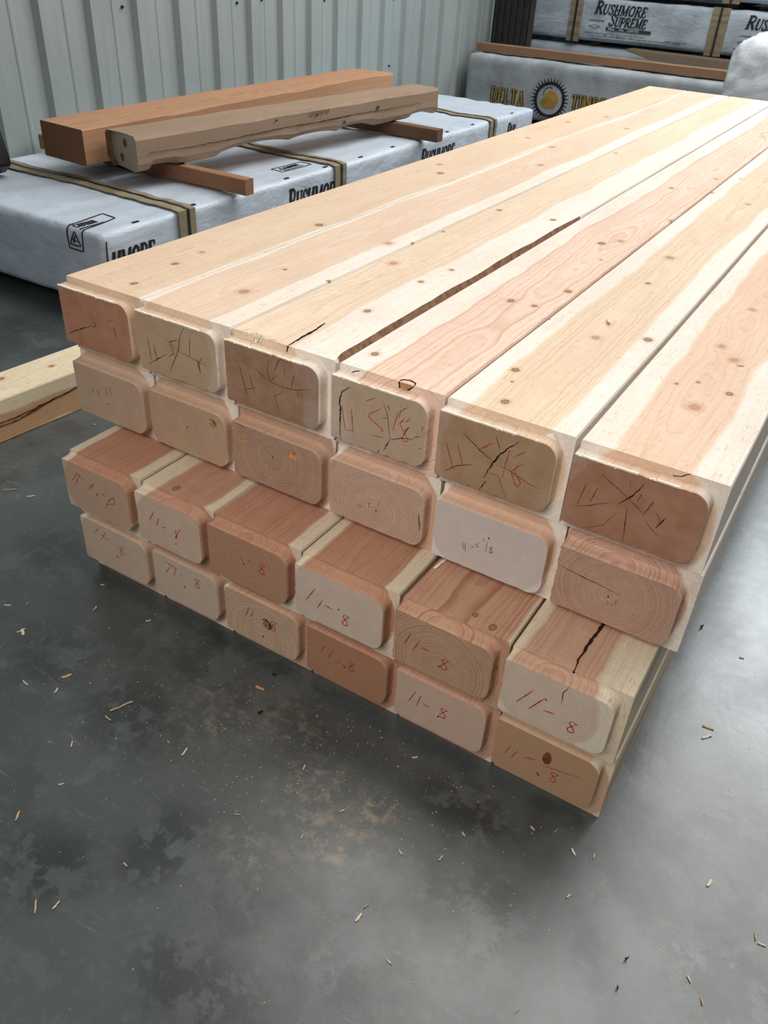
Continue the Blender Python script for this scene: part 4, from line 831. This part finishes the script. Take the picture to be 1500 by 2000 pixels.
# long side checks and knots on the grey timber
bm = bmesh.new(); s = random.Random(12)
fs = lambda u, v, l: Vector((.0035+l, u, v))
ribbon(bm, [(.05, .066), (.25, .060), (.5, .062), (.75, .068), (1.0, .066), (1.25, .070), (1.5, .066), (1.78, .070)], .0028, fs, .02, .6, .0012, s, .0006)
bmobj('drying_check', bm, M['check'], E)
km = flat_mat('dark_knot', lin(88, 56, 38), .8, 80, .3)
for (yy, zz, r_) in [(1.17, .044, .007), (1.42, .082, .008), (.98, .095, .005), (.72, .1, .004)]:
    bm = bmesh.new(); poly_prism(bm, [(yy+r_*1.3*math.cos(a), zz+r_*math.sin(a)) for a in [k*PI/8 for k in range(16)]], fs, .0008)
    bmobj('knot', bm, km, E)
# faint branded mark on the side
bm = bmesh.new(); s = random.Random(3)
for q in range(4):
    y0_ = .93+q*.035
    ribbon(bm, [(y0_, .108), (y0_+.008, .098), (y0_+.02, .1), (y0_+.022, .110)], .006, fs, .01, 0, .001, s, .0005)
bmobj('side_marking', bm, flat_mat('brown_stain', lin(128, 84, 60), .8), E)
# --- timber lying on the floor at the left of the pile
E = empty('floor_timber', (-1.693, -.55, 0), (0, 0, -.075)); tag(E, 'pale loose timber lying on the floor left of the pile, cracked along its side', 'timber')
def fw(y): return 0
bm = beam_body(.135, .112, 1.75, 77)
for v in bm.verts: v.co.x -= .135
wf = wood_mat('floor_timber_wood', (-.05, .035), .062, .004, .5, lin(206, 168, 130), lin(236, 222, 190), lin(156, 108, 72), 51, .05, [(-.10, .73, 8, 0), (-.07, .86, 6, 0), (-.085, 1.0, 7, 0)], None, .5)
bmobj('beam_body', bm, wf, E)
bm = bmesh.new(); s = random.Random(5); fs = lambda u, v, l: Vector((.0016+l, u, v))
ribbon(bm, [(.60, .052), (.72, .054), (.80, .060), (.88, .068), (.97, .080), (1.03, .094)], .0030, fs, .01, .7, .0012, s, .0006)
ribbon(bm, [(.62, .046), (.70, .044), (.78, .056)], .0020, fs, .01, .7, .0012, s, .0006)
bmobj('drying_check', bm, M['check'], E)
# --- Delta bundle across the back
E = empty('lumber_bundle', (0, 0, 0)); tag(E, 'dusty grey-wrapped timber bundle printed with a toothed round emblem, across the back of the pile', 'lumber bundle')
B2 = Bundle(-2.985, -1.12, 5.2, 6.08, .05, .425, .035, .006, 11.0, (1.0, 1.0, 1.0), .2)
bmobj('plastic_wrap', B2.mesh(.03), M['wrap_dusty'], E, True)
f2_ = B2.on('-y')
def outlined_text(text, u, v, h, wid):  # black printed outline with thinner gold letters on top
    bm = bmesh.new(); lettering(bm, text, u, v, h, f2_, 0, wid, .05, 1.5, th=.0008); o = bmobj('printed_lettering', bm, M['ink'], E)
    bm = bmesh.new(); lettering(bm, text, u, v, h, f2_, 0, wid, .05, .7, th=.0020); bmobj('gold_lettering', bm, M['gold'], o)
outlined_text('DELTA', -2.765, .130, .104, .63)
outlined_text('TIMBER', -2.140, .150, .104, .63)
# toothed ring
scx, scz, R0 = -2.305, .198, .115
bm = bmesh.new(); NT = 34; inn = []; out = []
for k in range(NT):
    for (fa, ra) in [(0, 1.0), (.55, 1.0), (.75, 1.235), (.80, 1.235)]:
        a = 2*PI*(k+fa)/NT; out.append((scx+R0*ra*math.cos(a), scz+R0*ra*math.sin(a))); inn.append((scx+R0*.83*math.cos(a), scz+R0*.83*math.sin(a)))
vo = [bm.verts.new(f2_(u, v, .0012)) for u, v in out]; vi = [bm.verts.new(f2_(u, v, .0012)) for u, v in inn]; nn = len(vo)
vo2 = [bm.verts.new(f2_(u, v, -.001)) for u, v in out]; vi2 = [bm.verts.new(f2_(u, v, -.001)) for u, v in inn]
for k in range(nn):
    q = (k+1) % nn
    bm.faces.new((vo[k], vo[q], vi[q], vi[k])); bm.faces.new((vo[k], vo2[k], vo2[q], vo[q])); bm.faces.new((vi[k], vi[q], vi2[q], vi2[k])); bm.faces.new((vo2[k], vi2[k], vi2[q], vo2[q]))
o = bmobj('round_emblem', bm, M['ink'], E)
bm = bmesh.new()
poly_prism(bm, [(scx+a*R0, scz+b_*R0) for a, b_ in [(-.42,-.42),(-.58,-.15),(-.40,.10),(-.30,.34),(-.05,.50),(.25,.48),(.52,.28),(.58,.0),(.44,-.30),(.30,-.48),(.12,-.44),(-.10,-.50)]], f2_, .0016)
bmobj('gold_shape', bm, M['gold'], o)
bm = bmesh.new()
ribbon(bm, [(scx+R0*a, scz+R0*b_) for a, b_ in [(-.42, .22), (-.44, .42), (-.30, .62), (-.08, .70), (.08, .66)]], .0045, f2_, .006, 0, 0, None, .0012)
bmobj('thin_arc', bm, M['ink'], o)
for q, x in enumerate((-2.6, -1.5)):
    bm = bmesh.new(); add_box(bm, x-.05, x+.05, 5.25, 6.0, 0, .0495, .003); o = bmobj('dunnage_block', bm, darkw)
    tag(o, 'dark wood block under the %s of the grey-wrapped bundle' % ('left' if q == 0 else 'right'), 'dunnage', 'dunnage under the back bundle')
o = stick('cross_board', -2.995, -1.135, 5.350, .085, .434, .486, 0.0, lin(150, 116, 88), lin(104, 74, 52), 'long brown board lying across the top of the grey-wrapped bundle', 'board', 33)
# --- back stack
E = empty('lumber_bundle', (0, 0, 0)); tag(E, 'low white-wrapped bundle at the very bottom of the back stack, mostly hidden', 'lumber bundle')
B3 = Bundle(-2.96, .6, 6.22, 7.2, .05, .472, .03, .006, 21.0)
bmobj('plastic_wrap', B3.mesh(.05), M['wrap_dim'], E, True)
for q, x in enumerate((-2.6, -.2)):
    bm = bmesh.new(); add_box(bm, x-.05, x+.05, 6.3, 7.1, 0, .0495, .003); o = bmobj('dunnage_block', bm, darkw)
    tag(o, 'dark wood block under the back stack', 'dunnage', 'dunnage under the back stack')
def slanted_board():
    bm = bmesh.new()
    P = [(-2.08, .486), (-1.86, .440), (-1.2, .438), (-1.2, .486), (-2.07, .492)]
    a = [bm.verts.new((x, 5.98, z)) for x, z in P]; b_ = [bm.verts.new((x, 6.16, z)) for x, z in P]
    bm.faces.new(a); bm.faces.new(list(reversed(b_)))
    for k in range(5): bm.faces.new((a[k], a[(k+1) % 5], b_[(k+1) % 5], b_[k]))
    o = bmobj('ledger_board', bm, wood_mat('ledger_wood', (0, 0), 3., .005, .4, lin(128, 112, 96), lin(128, 112, 96), lin(90, 74, 60), 61))
    tag(o, 'grey-brown board with slanted end under the printed bundle of the back stack', 'board')
slanted_board()
def sup(text_parent, B, u, vz, S_=1.0):
    f = B.on('-y')
    word(text_parent, M['ink'], 'printed_word', 'RUSHMORE', u, vz, .066*S_, f, .22, .92, .0, 1.0, cap=1.28, th=.0045)
    word(text_parent, M['ink'], 'printed_word', 'SUPREME', u+.125*S_, vz-.073*S_, .062*S_, f, .22, .86, .0, 1.0, cap=1.28, th=.0045)
    bm = bmesh.new()
    poly_prism(bm, [(u+.115, vz-.103), (u+.465, vz-.103), (u+.465, vz-.083), (u+.115, vz-.083)], f, .006)
    o = bmobj('printed_banner', bm, M['ink_green'], text_parent)
    for wd_, du in (('SOLID', .132), ('PINE', .218), ('PANELING', .284)):
        word(o, M['wrap'], 'printed_word', wd_, u+du, vz-.100, .0145, f, 0, .95, .12, 1.2, th=.0085)
    bm = bmesh.new(); s = random.Random(4)
    ribbon(bm, [(u-.03, vz-.045), (u+.09, vz-.045)], .010, f, .006, 0, .001, s, .0008)
    for (a, b_, zz) in [(u-.05, u+.42, -.128), (u-.02, u+.70, -.146), (u+.10, u+.33, -.140), (u+.0, u+.55, -.164), (u+.58, u+.75, -.136)]:
        x = a
        while x < b_:
            l = s.uniform(.02, .07); ribbon(bm, [(x, vz+zz), (min(b_, x+l), vz+zz)], .0045, f, .01, 0, 0, None, .0008); x += l+.008
    ribbon(bm, [(u-.03, vz-.085), (u+.02, vz-.075), (u+.07, vz-.085), (u+.02, vz-.095), (u-.03, vz-.085)], .004, f, .01, 0, 0, None, .0008)
    bmobj('fine_print', bm, M['greyink'], text_parent)['kind'] = 'stuff'
def front_strip(B, x, parent, w_=.10):
    x0, x1, y0, y1, z0, z1 = B.b; f = B.on('-y')
    for (ww, l0, th, nm, mt, pr) in [(w_, .001, .004, 'edge_protector', M['card'], None), (.014, .012, .0015, 'strap', M['strap'], 1)]:
        bm = bmesh.new(); rows = []
        for i in range(17):
            z = z0-.012+(z1-z0+.02)*i/16
            p = [f(x-ww/2, min(max(z, z0), z1), l0+th), f(x+ww/2, min(max(z, z0), z1), l0+th), f(x+ww/2, min(max(z, z0), z1), l0-.004), f(x-ww/2, min(max(z, z0), z1), l0-.004)]
            yy = min(q.y for q in p[:2])
            yy = min(yy, y0-.004-l0)
            vs_ = [bm.verts.new((p[0].x, yy, z)), bm.verts.new((p[1].x, yy, z)), bm.verts.new((p[2].x, yy+.006, z)), bm.verts.new((p[3].x, yy+.006, z))]
            rows.append(vs_)
        for A, Bq in zip(rows[:-1], rows[1:]):
            for k in range(4): bm.faces.new((A[k], A[(k+1) % 4], Bq[(k+1) % 4], Bq[k]))
        bm.faces.new(rows[0]); bm.faces.new(list(reversed(rows[-1])))
        o = bmobj(nm, bm, mt, parent if pr is None else last)
        last = o
E = empty('lumber_bundle', (0, 0, 0)); tag(E, 'white bundle at the back printed RUSHMORE SUPREME between two cardboard strips', 'lumber bundle', 'white-wrapped paneling bundles')
B4 = Bundle(-2.94, .55, 6.2, 7.15, .503, .790, .02, .010, 31.0, (.7, 1, 1.9))
bmobj('plastic_wrap', B4.mesh(.03), M['wrap_dim'], E, True)
sup(E, B4, -2.43, .690); sup(E, B4, -1.30, .682)
front_strip(B4, -2.575, E); front_strip(B4, -1.485, E, .12)
for q, x in enumerate((-2.4, -1.6, -.6, .3)):
    bm = bmesh.new(); add_box(bm, x-.04, x+.04, 6.26, 7.1, .4790, .4995, .002); o = bmobj('bundle_spacer', bm, darkw)
    tag(o, 'thin dark spacer slat between the two lower bundles of the back stack', 'spacer', 'spacer slats in the back stack')
E = empty('lumber_bundle', (0, 0, 0)); tag(E, 'uppermost white bundle of the back stack, only its lower edge in view', 'lumber bundle')
B5 = Bundle(-2.94, .55, 6.2, 7.15, .836, 1.10, .02, .008, 41.0, (.7, 1, 1.9))
bmobj('plastic_wrap', B5.mesh(.04), M['wrap_dim'], E, True)
front_strip(B5, -1.44, E, .12)
for q, x in enumerate((-2.4, -1.44, -.6, .3)):
    bm = bmesh.new(); add_box(bm, x-.04, x+.04, 6.26, 7.1, .8015, .8330, .002); o = bmobj('bundle_spacer', bm, darkw)
    tag(o, 'thin dark spacer slat under the uppermost bundle of the back stack', 'spacer', 'upper spacer slats in the back stack')
# dark corrugated sheets added as a stand-in for the shaded back corner
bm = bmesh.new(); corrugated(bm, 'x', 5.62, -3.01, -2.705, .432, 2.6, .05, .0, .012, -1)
bm2 = flat_mat('corner_shade_dark', lin(34, 30, 28), .7, 12, .2)
bm_v = bm
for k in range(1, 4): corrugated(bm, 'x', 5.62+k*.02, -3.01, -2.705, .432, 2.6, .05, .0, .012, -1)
tag(bmobj('dark_corner_standin', bm, bm2), 'very dark corrugated stand-in added for the shaded corner behind the brown board', 'dark corner stand-in')
# crumpled white plastic right of the back
E = empty('covered_stack', (0, 0, 0)); tag(E, 'stack covered in bright crumpled white plastic sheet at the far right edge', 'covered lumber stack')
B6 = Bundle(-1.06, .35, 4.78, 6.0, 0.02, .655, .06, .030, 55.0, (1.6, 1.6, 1.6), .5)
bm = B6.mesh(.025)
for v in bm.verts:
    v.co.x += -.03*(1-v.co.z/.65) if v.co.x < -.7 else 0
    v.co.z += .07*max(0, 1-((v.co.x+.75)/.5)**2)*max(0, (v.co.z-.4)/.25)
bmobj('plastic_sheet', bm, wrap_mat('bright_plastic', lin(238, 244, 250), lin(216, 224, 232), .3, .35, 4.0, .35), E, True)
# --- black case at the left edge on the bundle
bm = bmesh.new()
P = [(0, 0), (.20, 0), (.245, .035), (.215, .16), (.0, .20)]
a = [bm.verts.new((x, 0, z)) for x, z in P]; b_ = [bm.verts.new((x, .16, z)) for x, z in P]
bm.faces.new(a); bm.faces.new(list(reversed(b_)))
for k in range(5): bm.faces.new((a[k], a[(k+1) % 5], b_[(k+1) % 5], b_[k]))
bmesh.ops.bevel(bm, geom=list(bm.edges), offset=.006, segments=2, affect='EDGES')
E = empty('tool_case', (-2.995, .912, .297), (0, 0, 0)); tag(E, 'black plastic case at the left edge on the white bundle', 'case')
bmobj('case_body', bm, flat_mat('black_plastic', lin(20, 21, 24), .45), E)
# ------------------------------------------------------------------ chips and shavings
chipm = [flat_mat('pale_wood_chip', lin(214, 200, 174), .7), flat_mat('tan_wood_chip', lin(188, 158, 118), .7), flat_mat('orange_wood_chip', lin(196, 140, 98), .7), flat_mat('dark_debris', lin(30, 32, 32), .7)]
s = random.Random(21)
def chip(x, y, L_, z=0.0, mat=0, thick=.0015, label=None, group=None, name='wood_chip', cat='wood chip', ang=None):
    bm = bmesh.new(); l = abs(L_)/1000*.78; w_ = l*(s.uniform(.12, .3) if l < .024 else .07); n = 5
    top = []; pts = []
    for i in range(n+1):
        f = i/n-.5; ww = w_*(.5+.5*math.cos(f*2.4))*s.uniform(.7, 1.2)/2; c = .10*l*math.sin(f*PI*1.1)
        pts.append((f*l, c+ww, c-ww, thick*.3+thick*abs(f)*s.uniform(0, 3)))
    rows = [[bm.verts.new((u, a, zz+thick)), bm.verts.new((u, b2_, zz+thick)), bm.verts.new((u, b2_, max(0, zz-thick*.3))), bm.verts.new((u, a, max(0, zz-thick*.3)))] for u, a, b2_, zz in pts]
    for A, B_ in zip(rows[:-1], rows[1:]):
        for k in range(4): bm.faces.new((A[k], A[(k+1) % 4], B_[(k+1) % 4], B_[k]))
    bm.faces.new(rows[0]); bm.faces.new(list(reversed(rows[-1])))
    mnz = min(v.co.z for v in bm.verts)
    for v in bm.verts: v.co.z -= mnz
    o = bmobj(name, bm, chipm[mat]); o.location = (x, y, z+.0002); o.rotation_euler = (0, 0, s.uniform(0, PI) if ang is None else ang)
    tag(o, label, cat, group); return o
for k, (x, y, l) in enumerate(CHIPS):
    if l < 0: chip(x, y, abs(l), 0, 3, .004, 'small dark crumb of debris on the concrete floor', 'dark crumbs on the floor', 'debris_crumb', 'debris'); continue
    if abs(l) > 26 and k == 4: chip(x, y, l*1.1, 0, 1, .0015, 'longest thin tan wood shaving on the floor left of the pile', None, 'wood_shaving', 'wood shaving', .95); continue
    if k == 7: chip(x, y, l, 0, 2, .002, 'orange-tan chip on the floor in front of the bottom row, beside a dark crumb', None); continue
    chip(x, y, l, 0, s.choice([0, 0, 1]), .0012, 'small pale wood chip scattered on the concrete floor', 'wood chips on the floor')
bm = bmesh.new(); s2 = random.Random(77)
for q in range(1000):
    r_ = s2.random()
    if r_ < .35: x, y = -.35+s2.gauss(0, .16), -.30+s2.gauss(0, .11)
    elif r_ < .6: x, y = -.6+s2.gauss(0, .25), -.2+s2.gauss(0, .18)
    else: x, y = s2.uniform(-1.5, .3), s2.uniform(-.7, .6)
    if -1.12 < x < .02 and y > -.14: continue
    l = s2.uniform(.0004, .0014); a = s2.uniform(0, PI); w_ = l*s2.uniform(.2, .6)
    c_, d_ = math.cos(a), math.sin(a); vs_ = []
    for (u, v) in [(-l, -w_), (l, -w_), (l, w_), (-l, w_)]: vs_.append((x+u*c_-v*d_, y+u*d_+v*c_))
    lo = [bm.verts.new((p[0], p[1], .0001)) for p in vs_]; hi = [bm.verts.new((p[0], p[1], .0006)) for p in vs_]
    bm.faces.new(hi); 
    for k in range(4): bm.faces.new((lo[k], lo[(k+1) % 4], hi[(k+1) % 4], hi[k]))
tag(bmobj('sawdust', bm, flat_mat('sawdust_grains', lin(186, 170, 144), .8)), 'fine pale sawdust grains scattered over the concrete floor', 'sawdust', kind='stuff')
chip(-.300, .415, 16, 4*HR, 1, .002, 'small curled chip on top of the fifth timber of the top row', None, ang=-.9)
chip(-.070, .380, 16, 4*HR, 0, .0012, 'thin pale sliver on top of the right corner timber', None, ang=.2)
# ------------------------------------------------------------------ light
world = bpy.data.worlds.new('World'); bpy.context.scene.world = world; world.use_nodes = True
bg = world.node_tree.nodes['Background']; bg.inputs[0].default_value = (.80, .90, 1.0, 1); bg.inputs[1].default_value = .17
def area(name, loc, target, sx, sy, power, col):
    l = bpy.data.lights.new(name, 'AREA'); l.shape = 'RECTANGLE'; l.size = sx; l.size_y = sy; l.energy = power; l.color = col
    o = bpy.data.objects.new(name, l); C.objects.link(o); o.location = loc
    o.rotation_euler = (Vector(target)-Vector(loc)).to_track_quat('-Z', 'Y').to_euler(); return o
area('skylight_lamp', (-.1, 3.3, 4.3), (-.2, 2.2, 0), 4.0, 4.6, 240, (1.0, .97, .93))
area('door_daylight', (1.0, 8.6, 5.4), (.3, .6, .0), 3.4, 3.6, 330, (.86, .94, 1.0))
fl = area('front_fill_lamp', (-.25, -1.9, 2.2), (-.45, 0.0, .25), 1.2, 1.0, 9.8, (1.0, .94, .88)); fl.data.spread = math.radians(80)  # added fill light for the timber ends, no known lamp there
# ------------------------------------------------------------------ camera
cam = bpy.data.cameras.new('Camera'); co_ = bpy.data.objects.new('Camera', cam); C.objects.link(co_)
co_.location = (.0560629, -.9483768, 1.0816749); co_.rotation_euler = (.960239191, -.05137406, .55380934)
cam.sensor_fit = 'AUTO'; cam.sensor_width = 36; cam.lens = 1602.503*36/2000; cam.clip_start = .02
bpy.context.scene.camera = co_
vs = bpy.context.scene.view_settings
vs.view_transform = 'Standard'; vs.look = 'None'; vs.gamma = 1; vs.use_curve_mapping = False; vs.exposure = 0.0
